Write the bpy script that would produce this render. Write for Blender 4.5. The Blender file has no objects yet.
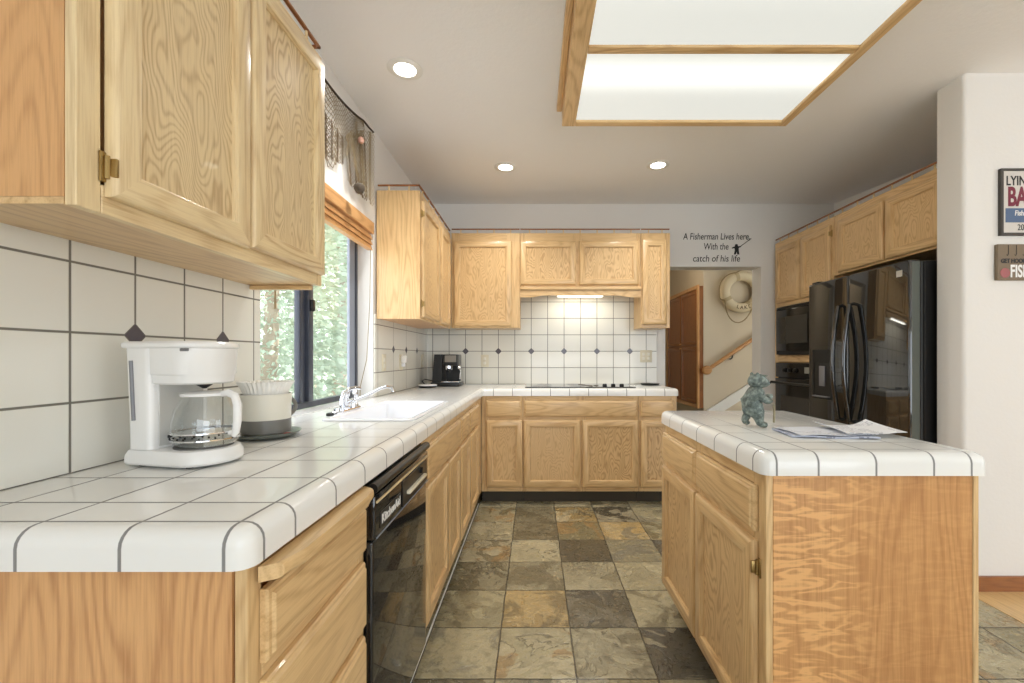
import bpy, bmesh, math, random
from mathutils import Vector, Matrix, noise
random.seed(7)
S = bpy.context.scene
COL = S.collection
PI = math.pi

# ------------------------------------------------------------------ camera, world, sun, exposure
cam_d = bpy.data.cameras.new('camera')
cam = bpy.data.objects.new('camera', cam_d); COL.objects.link(cam)
cam.location = (0, 0, 1.163); cam.rotation_euler = (PI/2, 0, 0)
cam_d.sensor_width = 36; cam_d.lens = 434/1024*36
cam_d.shift_x = -(535-512)/1024; cam_d.shift_y = (357-341.5)/1024
cam_d.clip_start = .02
S.camera = cam
vs = S.view_settings
vs.view_transform = 'Standard'; vs.look = 'None'; vs.gamma = 1; vs.use_curve_mapping = False
vs.exposure = -0.38
w = bpy.data.worlds.new('sky'); S.world = w; w.use_nodes = True
bg = w.node_tree.nodes['Background']; bg.inputs[0].default_value = (.86, .93, 1, 1); bg.inputs[1].default_value = 5.9

def light(name, kind, loc, energy, color=(1, 1, 1), rot=(0, 0, 0), **kw):
    d = bpy.data.lights.new(name, kind); d.energy = energy; d.color = color
    for k, v in kw.items(): setattr(d, k, v)
    o = bpy.data.objects.new(name, d); COL.objects.link(o); o.location = loc; o.rotation_euler = rot
    return o
light('sun', 'SUN', (6, 0, 8), 12.5, (1, .96, .88), (math.radians(-20), math.radians(48), 0), angle=.02)
# daylight entering by the side window and two unseen windows added for light
# portals that gather the sky's light at those windows
def portal(name, loc, rot, sx, sy):
    o = light(name, 'AREA', loc, 1, (1, 1, 1), rot, shape='RECTANGLE', size=sx, size_y=sy); o.data.cycles.is_portal = True
portal('daylight_side', (-1.14, 2.12, 1.45), (0, -PI/2, 0), 1.05, 1.1)
portal('added_daylight_rear', (1.9, -3.65, 1.25), (PI/2, 0, 0), 4.4, 2.1)
portal('added_daylight_dining', (5.65, -.6, 1.4), (0, PI/2, 0), 1.8, 2.2)

# ------------------------------------------------------------------ node helper and materials
class NT:
    def __init__(s, name):
        s.m = bpy.data.materials.new(name); s.m.use_nodes = True
        s.t = s.m.node_tree; s.b = s.t.nodes['Principled BSDF']
    def n(s, typ, **kw):
        x = s.t.nodes.new(typ)
        for k, v in kw.items(): setattr(x, k, v)
        return x
    def put(s, sock, v):
        if hasattr(v, 'is_output') or isinstance(v, bpy.types.NodeSocket): s.t.links.new(v, sock)
        else: sock.default_value = v
    def math(s, op, a, b=0.0, c=None):
        x = s.n('ShaderNodeMath', operation=op); s.put(x.inputs[0], a); s.put(x.inputs[1], b)
        if c is not None: s.put(x.inputs[2], c)
        return x.outputs[0]
    def mix(s, f, a, b):
        x = s.n('ShaderNodeMix', data_type='RGBA'); s.put(x.inputs[0], f)
        for i, v in ((6, a), (7, b)): s.put(x.inputs[i], (*v, 1) if isinstance(v, tuple) and len(v) == 3 else v)
        return x.outputs[2]
    def noise(s, vec, scale, detail=2, rough=.5, dist=0, out=0):
        x = s.n('ShaderNodeTexNoise'); s.put(x.inputs['Vector'], vec); x.inputs['Scale'].default_value = scale
        x.inputs['Detail'].default_value = detail; x.inputs['Roughness'].default_value = rough; x.inputs['Distortion'].default_value = dist
        return x.outputs[out]
    def ramp(s, f, pts, interp='LINEAR'):
        x = s.n('ShaderNodeValToRGB'); s.put(x.inputs[0], f); e = x.color_ramp; e.interpolation = interp
        while len(e.elements) < len(pts): e.elements.new(.5)
        for el, (p, c) in zip(e.elements, pts): el.position = p; el.color = (*c, 1) if len(c) == 3 else c
        return x.outputs[0]
    def pos(s): return s.n('ShaderNodeNewGeometry').outputs['Position']
    def obj(s): return s.n('ShaderNodeTexCoord').outputs['Object']
    def sep(s, v):
        x = s.n('ShaderNodeSeparateXYZ'); s.put(x.inputs[0], v); return x.outputs
    def comb(s, a, b, c):
        x = s.n('ShaderNodeCombineXYZ')
        for i, v in enumerate((a, b, c)): s.put(x.inputs[i], v)
        return x.outputs[0]
    def mapping(s, v, loc=(0, 0, 0), scale=(1, 1, 1)):
        x = s.n('ShaderNodeMapping'); s.put(x.inputs[0], v); s.put(x.inputs[1], loc); x.inputs[3].default_value = scale
        return x.outputs[0]
    def bump(s, h, strength, dist=.002):
        x = s.n('ShaderNodeBump'); s.put(x.inputs['Height'], h); x.inputs['Strength'].default_value = strength; x.inputs['Distance'].default_value = dist
        s.t.links.new(x.outputs[0], s.b.inputs['Normal'])
    def set(s, **kw):
        for k, v in kw.items():
            k = {'col': 'Base Color', 'rough': 'Roughness', 'metal': 'Metallic', 'spec': 'Specular IOR Level', 'coat': 'Coat Weight',
                 'trans': 'Transmission Weight', 'emit': 'Emission Strength', 'ecol': 'Emission Color'}[k]
            s.put(s.b.inputs[k], (*v, 1) if isinstance(v, tuple) and len(v) == 3 else v)
        return s.m
def lin(r, g, b):
    f = lambda c: (c/255/12.92) if c/255 <= .04045 else ((c/255+.055)/1.055)**2.4
    return (f(r), f(g), f(b))
def flat(name, col, rough=.5, metal=0, **kw):
    t = NT(name)
    n = t.noise(t.obj(), 35, 2)
    c = t.mix(t.math('MULTIPLY', n, .14), col, tuple(x*.8 for x in col))
    return t.set(col=c, rough=rough, metal=metal, **kw)

def oak(name, g, light_c, dark_c, contrast=.8, rough=.34, ripple=False, wavy=False):
    """oak: contour lines of a stretched noise give the cathedral figure, a second one the pores; g is the grain axis"""
    t = NT(name)
    rnd = t.n('ShaderNodeObjectInfo').outputs['Random']
    off = t.comb(t.math('MULTIPLY', rnd, 37.), t.math('MULTIPLY', rnd, 91.), t.math('MULTIPLY', rnd, 53.))
    v = t.obj()
    sc = [1, 1, 1]; sc[g] = .34 if wavy else .13
    m = t.mapping(v, off, tuple(sc))
    n1 = t.noise(m, 5.5 if wavy else 4.5, 2.5, .5)
    wob = t.noise(t.mapping(v, off, tuple(.22 if k == g else 1 for k in range(3))), 26, 2)
    ph = t.math('MULTIPLY_ADD', n1, 235. if wavy else 150., t.math('MULTIPLY', wob, 4.6 if wavy else 3.4))
    rings = t.math('POWER', t.math('MULTIPLY_ADD', t.math('SINE', ph), .5, .5), 2.2)
    sf = [1, 1, 1]; sf[g] = .035
    m2 = t.mapping(v, off, tuple(sf))
    fib = t.noise(m2, 260, 3, .65)
    big = t.noise(t.mapping(v, off, tuple(sc)), 2.4, 2)
    f = t.math('MULTIPLY', rings, t.math('MULTIPLY_ADD', big, .62, .16 if wavy else .02))
    f = t.math('ADD', f, t.math('MULTIPLY_ADD', fib, 1.1, -.46))
    f = t.math('MULTIPLY_ADD', big, .25, t.math('SUBTRACT', f, .1))
    if ripple:
        x, y, z = t.sep(v)
        q = t.noise(t.mapping(v, (0, 0, 0), (2.0, 1, 9)), 2.6, 3, .5, .4)
        rp = t.math('POWER', t.math('MULTIPLY_ADD', t.math('SINE', t.math('MULTIPLY', q, 34.)), .5, .5), 2.)
        fade = t.n('ShaderNodeMapRange'); t.put(fade.inputs[0], x)
        for i, val in ((1, .08), (2, -.12), (3, .12), (4, 1.)): fade.inputs[i].default_value = val
        f = t.math('SUBTRACT', t.math('MULTIPLY_ADD', f, .55, .5), t.math('MULTIPLY', t.math('MULTIPLY', rp, fade.outputs[0]), .75))
    mid = tuple(a*(1-contrast)+b*contrast for a, b in zip(light_c, dark_c))
    col = t.ramp(f, [(.05, light_c), (.4, tuple(a*.72+b*.28 for a, b in zip(light_c, dark_c))), (.95, mid)])
    t.bump(fib, .12, .0008)
    return t.set(col=col, rough=rough, coat=.15)

L1, D1 = lin(226, 192, 140), lin(160, 110, 58)
OAK = [oak('honey_oak_grain_%s' % 'xyz'[i], i, L1, D1) for i in range(3)]
OAK_PANEL = oak('oak_cathedral_panel', 2, L1, D1, wavy=True)
PALE_PANEL = oak('pale_oak_cathedral_panel', 2, lin(234, 210, 164), lin(160, 116, 66), wavy=True)
OAK_SIDE = [oak('warm_oak_grain_%s' % 'xyz'[i], i, lin(222, 172, 116), lin(156, 96, 46)) for i in range(3)]
OAK_RIPPLE = oak('rippled_oak_veneer', 2, lin(228, 176, 116), lin(146, 88, 42), ripple=True)
OAK_HALL = [oak('brown_oak_grain_%s' % 'xyz'[i], i, lin(158, 100, 54), lin(96, 54, 26)) for i in range(3)]
OAK_HALLR = oak('handrail_oak', 0, lin(204, 152, 96), lin(140, 90, 48))
OAK_PALE = [oak('pale_oak_grain_%s' % 'xyz'[i], i, lin(238, 214, 168), lin(172, 126, 72)) for i in range(3)]

def tile(name, lines, tone, grout_c, width=.005, diamonds=None, per=(0, 1), rough=.16):
    """glazed tile: lines = [(axis, offset, pitch or None), ...]; diamonds = (axis, offset, pitch, z, r)"""
    t = NT(name); p = t.sep(t.pos())
    mask = None; ids = []
    for ax, off, pitch, *lim in lines:
        a = t.math('SUBTRACT', p[ax], off)
        if pitch:
            q = t.math('DIVIDE', a, pitch); ids.append(t.math('FLOOR', q))
            fr = t.math('SUBTRACT', t.math('FRACT', t.math('ADD', q, .5)), .5)
            d = t.math('MULTIPLY', t.math('ABSOLUTE', fr), pitch)
        else: d = t.math('ABSOLUTE', a)
        mm = t.n('ShaderNodeMapRange'); t.put(mm.inputs[0], d)
        for i, val in ((1, width*.42), (2, width*.62), (3, 1.), (4, 0.)): mm.inputs[i].default_value = val
        mo = mm.outputs[0]
        if lim: mo = t.math('MULTIPLY', mo, t.math('GREATER_THAN', p[ax], lim[0]))
        mask = mo if mask is None else t.math('MAXIMUM', mask, mo)
    while len(ids) < 2: ids.append(0.0)
    wn = t.n('ShaderNodeTexWhiteNoise'); t.put(wn.inputs[0], t.comb(ids[0], ids[1], 3.3))
    body = t.mix(t.math('MULTIPLY', wn.outputs[0], .35), tone, tuple(c*.93 for c in tone))
    col = t.mix(mask, body, grout_c)
    if diamonds:
        ax, off, pitch, z, r, lo, hi = diamonds
        q = t.math('DIVIDE', t.math('SUBTRACT', p[ax], off), pitch)
        da = t.math('MULTIPLY', t.math('ABSOLUTE', t.math('SUBTRACT', t.math('FRACT', t.math('ADD', q, .5)), .5)), pitch)
        dz = t.math('ABSOLUTE', t.math('SUBTRACT', p[2], z))
        s = t.math('ADD', da, dz)
        s = t.math('ADD', s, t.math('ADD', t.math('LESS_THAN', p[ax], lo), t.math('GREATER_THAN', p[ax], hi)))
        inside = t.math('LESS_THAN', s, r); edge = t.math('LESS_THAN', s, r+.003)
        col = t.mix(edge, col, grout_c); col = t.mix(inside, col, lin(92, 86, 92))
        mask = t.math('SUBTRACT', mask, t.math('MULTIPLY', inside, mask))
    wav = t.noise(t.pos(), 14, 1)
    h = t.math('ADD', t.math('SUBTRACT', 1., mask), t.math('MULTIPLY', wav, .25))
    t.bump(h, .5, .0015)
    ro = t.math('MULTIPLY_ADD', mask, .6, rough)
    return t.set(col=col, rough=ro)

T = .151; Z0 = .914
CREAM, GRT, GRT2 = lin(232, 230, 220), lin(120, 116, 106), lin(138, 137, 135)
M_TNEAR = tile('wall_tile_near_window', [(1, .925, T), (2, Z0, T)], CREAM, GRT, diamonds=(1, .925+T, 2*T, Z0+2*T, .028, -9, 9))
M_TFAR = tile('wall_tile_past_window', [(1, 3.04, 2*T), (2, Z0, T)], CREAM, GRT, diamonds=(1, 3.04, 2*T, Z0+2*T, .028, 2.9, 3.75))
M_TBACK = tile('wall_tile_hob', [(0, -.6387, T), (2, Z0, T)], CREAM, GRT, diamonds=(0, -.6387, 2*T, Z0+2*T, .028, -.8, 1.05))
WHT = lin(240, 240, 236)
M_CLEFT = tile('counter_tile_long_leg', [(0, -.445, .149), (1, .743, .152), (1, .657, None)], WHT, GRT2, rough=.12)
M_CBACK = tile('counter_tile_hob_leg', [(0, -.328, .150), (1, 3.455, .150)], WHT, GRT2, rough=.12)
M_CISL = tile('counter_tile_island', [(0, .732, .149, .66), (0, .624, None), (0, 1.127, None), (1, 1.267, .157), (1, 1.172, None)], WHT, GRT2, rough=.12)

def paint(name, col, bumpy=.25):
    t = NT(name); t.bump(t.noise(t.pos(), 55, 3, .6), bumpy, .003); return t.set(col=col, rough=.75)
M_WALL = paint('wall_paint', lin(234, 232, 228))
M_CEIL = paint('ceiling_paint', lin(246, 246, 246), .35)
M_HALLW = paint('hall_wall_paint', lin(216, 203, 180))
M_TRIMW = paint('white_gloss_trim', lin(238, 238, 234), .05)

def slate():
    t = NT('slate_floor'); P = t.pos()
    warp = t.noise(P, 9, 3, .6, out=1)
    wx = t.n('ShaderNodeVectorMath', operation='MULTIPLY_ADD'); t.put(wx.inputs[0], warp); wx.inputs[1].default_value = (.008, .008, 0)
    t.put(wx.inputs[2], P)
    x, y, z = t.sep(wx.outputs[0])
    ids, mask = [], None
    for a, off, pitch in ((x, -.145, .295), (y, 1.567, .2985)):
        q = t.math('DIVIDE', t.math('SUBTRACT', a, off+.004), pitch); ids.append(t.math('FLOOR', q))
        d = t.math('MULTIPLY', t.math('ABSOLUTE', t.math('SUBTRACT', t.math('FRACT', t.math('ADD', q, .5)), .5)), pitch)
        mm = t.n('ShaderNodeMapRange'); t.put(mm.inputs[0], d)
        for i, val in ((1, .0012), (2, .004), (3, 1.), (4, 0.)): mm.inputs[i].default_value = val
        mask = mm.outputs[0] if mask is None else t.math('MAXIMUM', mask, mm.outputs[0])
    wn = t.n('ShaderNodeTexWhiteNoise'); t.put(wn.inputs[0], t.comb(ids[0], ids[1], 5.7)); r = wn.outputs[0]
    sep = t.sep(wn.outputs[1])
    shift = t.n('ShaderNodeVectorMath', operation='MULTIPLY_ADD'); t.put(shift.inputs[0], wn.outputs[1]); shift.inputs[1].default_value = (9, 9, 9); t.put(shift.inputs[2], P)
    V = shift.outputs[0]
    base = t.ramp(r, [(0, lin(150, 140, 106)), (.14, lin(186, 176, 142)), (.28, lin(170, 160, 122)), (.42, lin(200, 172, 118)), (.5, lin(164, 156, 128)), (.68, lin(194, 184, 150)), (.84, lin(122, 114, 90)), (.93, lin(98, 94, 84))], 'CONSTANT')
    rough_tile = t.math('MULTIPLY_ADD', sep[2], .85, .25)
    n = t.noise(V, 3.4, 5, .56, 1.6)
    q = t.math('MULTIPLY', n, 8.5); lev = t.math('FLOOR', q); fr = t.math('FRACT', q)
    tw = t.n('ShaderNodeTexWhiteNoise'); t.put(tw.inputs[0], t.comb(lev, ids[0], ids[1]))
    tone = t.math('MULTIPLY', t.math('SUBTRACT', tw.outputs[0], .5), rough_tile)
    col = t.mix(t.math('MAXIMUM', t.math('MULTIPLY', tone, 1.6), 0.), base, lin(98, 88, 62))
    col = t.mix(t.math('MAXIMUM', t.math('MULTIPLY', tone, -1.3), 0.), col, lin(214, 202, 168))
    patch = t.noise(V, 5., 3, .6, 1.)
    alt = t.ramp(sep[1], [(0, lin(104, 94, 70)), (.35, lin(196, 188, 158)), (.6, lin(176, 138, 86)), (.8, lin(128, 126, 114))], 'CONSTANT')
    col = t.mix(t.ramp(patch, [(.52, (0, 0, 0)), (.58, (.6,)*3)]), col, alt)
    gate = t.ramp(t.noise(V, 4., 2), [(.40, (0, 0, 0)), (.52, (1, 1, 1))])
    vein = t.math('SUBTRACT', 1., t.math('MINIMUM', t.math('MULTIPLY', fr, 7.), 1.))
    n2 = t.noise(V, 9., 4, .6, 2.4)
    v2 = t.math('SUBTRACT', 1., t.math('MINIMUM', t.math('MULTIPLY', t.math('ABSOLUTE', t.math('SUBTRACT', n2, .5)), 24.), 1.))
    v2 = t.math('MULTIPLY', v2, t.ramp(t.noise(V, 2.6, 1), [(.5, (0, 0, 0)), (.62, (1, 1, 1))]))
    vein = t.math('MULTIPLY', t.math('MAXIMUM', vein, t.math('MULTIPLY', v2, .8)), gate)
    col = t.mix(t.math('MULTIPLY', t.math('MULTIPLY', vein, .95), rough_tile), col, lin(48, 43, 32))
    fine = t.noise(V, 30, 5, .7)
    col = t.mix(t.math('MULTIPLY', t.ramp(fine, [(.4, (0, 0, 0)), (.66, (1, 1, 1))]), .42), col, lin(92, 84, 60))
    col = t.mix(mask, col, lin(96, 90, 76))
    h = t.math('ADD', t.math('MULTIPLY', lev, .14), t.math('MULTIPLY', fine, .5))
    h = t.math('ADD', h, t.math('MULTIPLY', n2, .5))
    h = t.math('SUBTRACT', h, t.math('ADD', t.math('MULTIPLY', mask, .8), t.math('MULTIPLY', vein, .4)))
    t.bump(h, .7, .006)
    return t.set(col=col, rough=t.math('MULTIPLY_ADD', fine, .3, .14), coat=.1)
M_SLATE = slate()
M_PLANK = oak('oak_floor_boards', 1, lin(222, 186, 128), lin(150, 104, 54))

def glossy_black(name, c=.012, rough=.06): return NT(name).set(col=(c, c, c*1.02), rough=rough, spec=.6, coat=.25)
M_BLACK = glossy_black('gloss_black_enamel', .012, .045)
M_BLACKF = NT('gloss_black_fridge_enamel').set(col=(.012, .012, .012), rough=.04, spec=1., coat=.3)
M_BLACKO = NT('black_oven_glass').set(col=(.008, .008, .008), rough=.08, spec=.3)
M_BLACK2 = NT('satin_black_plastic').set(col=(.014, .014, .014), rough=.3, spec=.35)
M_EDGEREFL = flat('painted_edge_reflection', lin(92, 98, 92), .35)  # grey-green paints the reflected light on the fridge's black door edge
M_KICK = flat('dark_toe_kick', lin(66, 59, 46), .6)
M_WPLAST = NT('white_plastic').set(col=lin(240, 239, 236), rough=.22)
M_GPLAST = NT('grey_plastic').set(col=lin(120, 120, 124), rough=.3)
M_ENAMEL = NT('white_enamel').set(col=lin(243, 244, 247), rough=.12)
M_CHROME = NT('chrome').set(col=(.8, .81, .84), rough=.1, metal=1)
M_BRASS = NT('aged_brass').set(col=lin(168, 142, 92), rough=.35, metal=1)
M_HINGE = NT('pewter_hinge').set(col=lin(120, 112, 98), rough=.4, metal=1)
M_WINDF = flat('navy_grey_aluminium', lin(58, 62, 74), .35)
M_STEELF = flat('grey_blue_aluminium', lin(140, 146, 160), .35)
M_ALMOND = NT('almond_plastic').set(col=lin(222, 214, 190), rough=.35)
M_LETTER = NT('black_vinyl').set(col=(.012, .012, .012), rough=.5)
M_CERAM = NT('cream_stoneware').set(col=lin(232, 228, 214), rough=.3)
M_CERAMG = flat('grey_glazed_band', lin(118, 116, 110), .35)
M_DISH = flat('grey_green_dish', lin(112, 116, 108), .3)
M_RED = NT('red_glaze').set(col=lin(150, 62, 56), rough=.3)
M_FILTER = NT('white_filter_paper').set(col=lin(246, 244, 238), rough=.85)
M_ROPE = flat('tan_cord', lin(158, 140, 108), .85)
M_NET = flat('tan_net_twine', lin(150, 134, 106), .9)
M_NETD = flat('brown_net_twine', lin(112, 94, 70), .9)
M_RING = flat('cream_canvas', lin(226, 212, 182), .7)
M_BAND = flat('tan_canvas_band', lin(196, 178, 142), .7)
M_CORK = flat('dark_cork', lin(84, 74, 62), .8)
M_SHELL = NT('pink_shell').set(col=lin(226, 176, 156), rough=.4)

def thin_glass(name, tint=(1, 1, 1), refl=1.):
    t = NT(name); t.t.nodes.remove(t.b)
    tr = t.n('ShaderNodeBsdfTransparent'); tr.inputs[0].default_value = (*tint, 1)
    gl = t.n('ShaderNodeBsdfGlossy'); gl.inputs[0].default_value = (1, 1, 1, 1); gl.inputs['Roughness'].default_value = .02
    ge = t.n('ShaderNodeNewGeometry'); dt = t.n('ShaderNodeVectorMath', operation='DOT_PRODUCT')
    t.put(dt.inputs[0], ge.outputs['Normal']); t.put(dt.inputs[1], ge.outputs['Incoming'])
    g = t.math('SUBTRACT', 1., t.math('ABSOLUTE', dt.outputs['Value']))
    mx = t.n('ShaderNodeMixShader'); t.put(mx.inputs[0], t.math('MULTIPLY_ADD', t.math('POWER', g, 5.), .8*refl, .035*refl)); t.t.links.new(tr.outputs[0], mx.inputs[1]); t.t.links.new(gl.outputs[0], mx.inputs[2])
    t.t.links.new(mx.outputs[0], t.t.nodes['Material Output'].inputs[0]); return t.m
M_PANE = thin_glass('window_glass')
M_CARAFE = thin_glass('carafe_glass', (.90, .92, .92), 2.2)

def emissive(name, col, strength):
    t = NT(name); return t.set(col=(.8, .8, .8), ecol=col, emit=strength)
M_CAN = emissive('can_lamp', (1, .95, .85), 14)
M_TUBE = emissive('fluorescent_tube', (1, 1, .96), 3)
def diffuser():
    """the lamp's own glow: ribbed plastic, brightest along the tube behind it"""
    t = NT('ribbed_light_diffuser'); x, y, z = t.sep(t.obj()); px_ = t.sep(t.pos())[0]
    rib = t.math('MULTIPLY_ADD', t.math('SINE', t.math('MULTIPLY', px_, 420.)), .04, .96)
    y = t.math('ADD', y, .11); streak = t.math('POWER', 2.718, t.math('MULTIPLY', t.math('MULTIPLY', y, y), -110.))
    em = t.math('MULTIPLY', t.math('MULTIPLY_ADD', streak, .65, .93), rib)
    return t.set(col=(.22, .22, .21), rough=.4, ecol=(.985, 1, .93), emit=em)
M_DIFF = diffuser()

# ------------------------------------------------------------------ geometry helpers
def add_box(bm, x0, x1, y0, y1, z0, z1, bev=0., seg=2, mi=0):
    v = [bm.verts.new((x, y, z)) for x in (x0, x1) for y in (y0, y1) for z in (z0, z1)]
    q = [(0, 1, 3, 2), (4, 6, 7, 5), (0, 4, 5, 1), (2, 3, 7, 6), (0, 2, 6, 4), (1, 5, 7, 3)]
    fs = [bm.faces.new([v[i] for i in f]) for f in q]
    for f in fs: f.material_index = mi
    if bev:
        es = list({e for f in fs for e in f.edges})
        r = bmesh.ops.bevel(bm, geom=es, offset=bev, segments=seg, profile=.5, affect='EDGES')
        for f in r['faces']: f.material_index = mi
def box(*a, **k):
    bm = bmesh.new(); add_box(bm, *a, **k); return bm
def add_tube(bm, pts, r, seg=10, cap=True, closed=False):
    pts = [Vector(p) for p in pts]; n = len(pts)
    rs = r if isinstance(r, (list, tuple)) else [r]*n
    rings = []; prev = None
    for i, p in enumerate(pts):
        a = pts[(i-1) % n] if (closed or i) else p; b = pts[(i+1) % n] if (closed or i < n-1) else p
        d = (b-a).normalized()
        if prev is None: u = d.orthogonal().normalized()
        else:
            u = prev - d*prev.dot(d); u = u.normalized() if u.length > 1e-6 else d.orthogonal().normalized()
        prev = u; vv = d.cross(u)
        rings.append([bm.verts.new(p+(u*math.cos(2*PI*k/seg)+vv*math.sin(2*PI*k/seg))*rs[i]) for k in range(seg)])
    for i in range(n if closed else n-1):
        A, B = rings[i], rings[(i+1) % n]
        for k in range(seg): bm.faces.new((A[k], A[(k+1) % seg], B[(k+1) % seg], B[k]))
    if cap and not closed: bm.faces.new(rings[0][::-1]); bm.faces.new(rings[-1])
def tube(*a, **k):
    bm = bmesh.new(); add_tube(bm, *a, **k); return bm
def add_lathe(bm, c, prof, seg=32, a0=0, a1=2*PI, axis=2, wob=None):
    full = abs(a1-a0-2*PI) < 1e-6; m = seg if full else seg+1
    rings = []
    for j, (r, z) in enumerate(prof):
        ring = []
        for k in range(m):
            a = a0+(a1-a0)*k/seg; rr = r*(1+(wob(j, k) if wob else 0))
            p = [rr*math.cos(a), rr*math.sin(a), z]
            if axis == 0: p = [p[2], p[0], p[1]]
            if axis == 1: p = [p[0], p[2], p[1]]
            ring.append(bm.verts.new((c[0]+p[0], c[1]+p[1], c[2]+p[2])))
        rings.append(ring)
    for A, B in zip(rings, rings[1:]):
        for k in range(m if full else m-1): bm.faces.new((A[k], A[(k+1) % m], B[(k+1) % m], B[k]))
    if full:
        if prof[0][0] > 1e-5: bm.faces.new(rings[0][::-1])
        if prof[-1][0] > 1e-5: bm.faces.new(rings[-1])
    bmesh.ops.remove_doubles(bm, verts=bm.verts, dist=1e-6)
def lathe(*a, **k):
    bm = bmesh.new(); add_lathe(bm, *a, **k); return bm
def add_prism(bm, poly, h0, h1, axis=2, mi=0):
    def P(a, b, h): return {2: (a, b, h), 0: (h, a, b), 1: (a, h, b)}[axis]
    A = [bm.verts.new(P(a, b, h0)) for a, b in poly]; B = [bm.verts.new(P(a, b, h1)) for a, b in poly]
    n = len(poly); fs = [bm.faces.new(A[::-1]), bm.faces.new(B)]
    for i in range(n): fs.append(bm.faces.new((A[i], A[(i+1) % n], B[(i+1) % n], B[i])))
    for f in fs: f.material_index = mi
    return fs
def prism(*a, **k):
    bm = bmesh.new(); add_prism(bm, *a, **k); return bm
def cells(us, vs_, skip, w0, w1, axis):
    """slab made of grid cells, with the skipped cells left open; axis is the thickness axis"""
    bm = bmesh.new()
    def P(u, v, w): return {0: (w, u, v), 1: (u, w, v), 2: (u, v, w)}[axis]
    vt = {}
    def V(i, j):
        if (i, j) not in vt: vt[i, j] = bm.verts.new(P(us[i], vs_[j], w0))
        return vt[i, j]
    fs = []
    for i in range(len(us)-1):
        for j in range(len(vs_)-1):
            if (i, j) not in skip: fs.append(bm.faces.new((V(i, j), V(i+1, j), V(i+1, j+1), V(i, j+1))))
    r = bmesh.ops.extrude_face_region(bm, geom=fs)
    d = Vector(P(0, 0, w1))-Vector(P(0, 0, w0))
    bmesh.ops.translate(bm, verts=[g for g in r['geom'] if isinstance(g, bmesh.types.BMVert)], vec=d)
    bmesh.ops.recalc_face_normals(bm, faces=bm.faces)
    return bm
def text_bm(s, size, bold=0., shear=0., thick=.0008, space=1.):
    c = bpy.data.curves.new('lettering', 'FONT'); c.body = s; c.size = size; c.offset = bold; c.shear = shear; c.extrude = thick; c.space_character = space
    c.align_x = 'CENTER'
    o = bpy.data.objects.new('lettering', c); COL.objects.link(o)
    bpy.context.view_layer.update()
    me = bpy.data.meshes.new_from_object(o.evaluated_get(bpy.context.evaluated_depsgraph_get()))
    bm = bmesh.new(); bm.from_mesh(me)
    bpy.data.objects.remove(o); bpy.data.curves.remove(c); bpy.data.meshes.remove(me)
    return bm
def orient(bm, facing, at, scale_x=1.):
    """text in the xy plane -> standing on a wall that faces the given way"""
    M = {'-y': Matrix(((1, 0, 0), (0, 0, -1), (0, 1, 0))), '+x': Matrix(((0, 0, 1), (1, 0, 0), (0, 1, 0))), '-x': Matrix(((0, 0, -1), (-1, 0, 0), (0, 1, 0)))}[facing].to_4x4()
    bm.transform(Matrix.Translation(at) @ M @ Matrix.Diagonal((scale_x, 1, 1, 1)))
    return bm

def tag(o, label=None, cat=None, group=None, kind=None):
    if label: o['label'] = label
    if cat: o['category'] = cat
    if group: o['group'] = group
    if kind: o['kind'] = kind
    return o
def thing(name, label, cat, loc, group=None):
    o = bpy.data.objects.new(name, None); COL.objects.link(o); o.location = loc; o.empty_display_size = .05
    return tag(o, label, cat, group)
def wpos(o): return o.location + (wpos(o.parent) if o.parent else Vector((0, 0, 0)))
XF = []          # a placing transform for things that stand turned
def part(name, bm, mats, parent=None, label=None, smooth=.6, kind=None, origin=None, recalc=True):
    """world-space bmesh -> ONE mesh object with its origin in its middle, parented"""
    if XF: bm.transform(XF[-1])
    if recalc: bmesh.ops.recalc_face_normals(bm, faces=bm.faces)
    if origin is None:
        lo = Vector([min(v.co[i] for v in bm.verts) for i in range(3)]); hi = Vector([max(v.co[i] for v in bm.verts) for i in range(3)])
        origin = (lo+hi)/2
    origin = Vector(origin)
    bmesh.ops.translate(bm, verts=bm.verts, vec=-origin)
    for f in bm.faces: f.smooth = bool(smooth)
    if smooth:
        for e in bm.edges:
            if len(e.link_faces) == 2 and e.calc_face_angle(0) > smooth: e.smooth = False
    me = bpy.data.meshes.new(name); bm.to_mesh(me); bm.free()
    for m in (mats if isinstance(mats, (list, tuple)) else [mats]): me.materials.append(m)
    o = bpy.data.objects.new(name, me); COL.objects.link(o)
    if parent:
        o.parent = parent; o.location = origin-wpos(parent)
    else: o.location = origin
    if label: o['label'] = label
    if kind: o['kind'] = kind
    return o
def struct(name, bm, mats, smooth=.6):
    return part(name, bm, mats, None, None, smooth, 'structure')

# ------------------------------------------------------------------ room shell
CE = 2.575
WT = [-3.62, 1.567, 2.68, 4.16]
struct('floor', cells([-1.14, 2.13, 5.6], [-3.62, 2.15, 5.6, 7.0], {(1, 0)}, -.08, 0, 2), M_SLATE)
struct('floor_dining', cells([2.1305, 5.6], [-3.62, 2.1495], set(), -.08, .002, 2), M_PLANK)
struct('ceiling', box(-1.2, 5.7, -3.7, 7.1, CE, CE+.1), M_CEIL)
struct('wall_left', cells([-3.62, 1.567, 2.68, 4.16], [0, .895, 1.99, CE], {(1, 1)}, -1.135, -1.0, 0), M_WALL)
bk = cells([-1.0, 1.2, 2.083, 2.92], [0, 1.995, CE], {(1, 0)}, 4.0, 4.165, 1)
struct('wall_back', bk, M_WALL)
struct('wall_right', prism([(2.755, 3.999), (3.06, 2.318), (3.2, 2.318), (2.9, 3.999)], 0, CE), M_WALL)
bm = box(2.135, 5.6, 2.16, 2.316, 0, CE)
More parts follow.
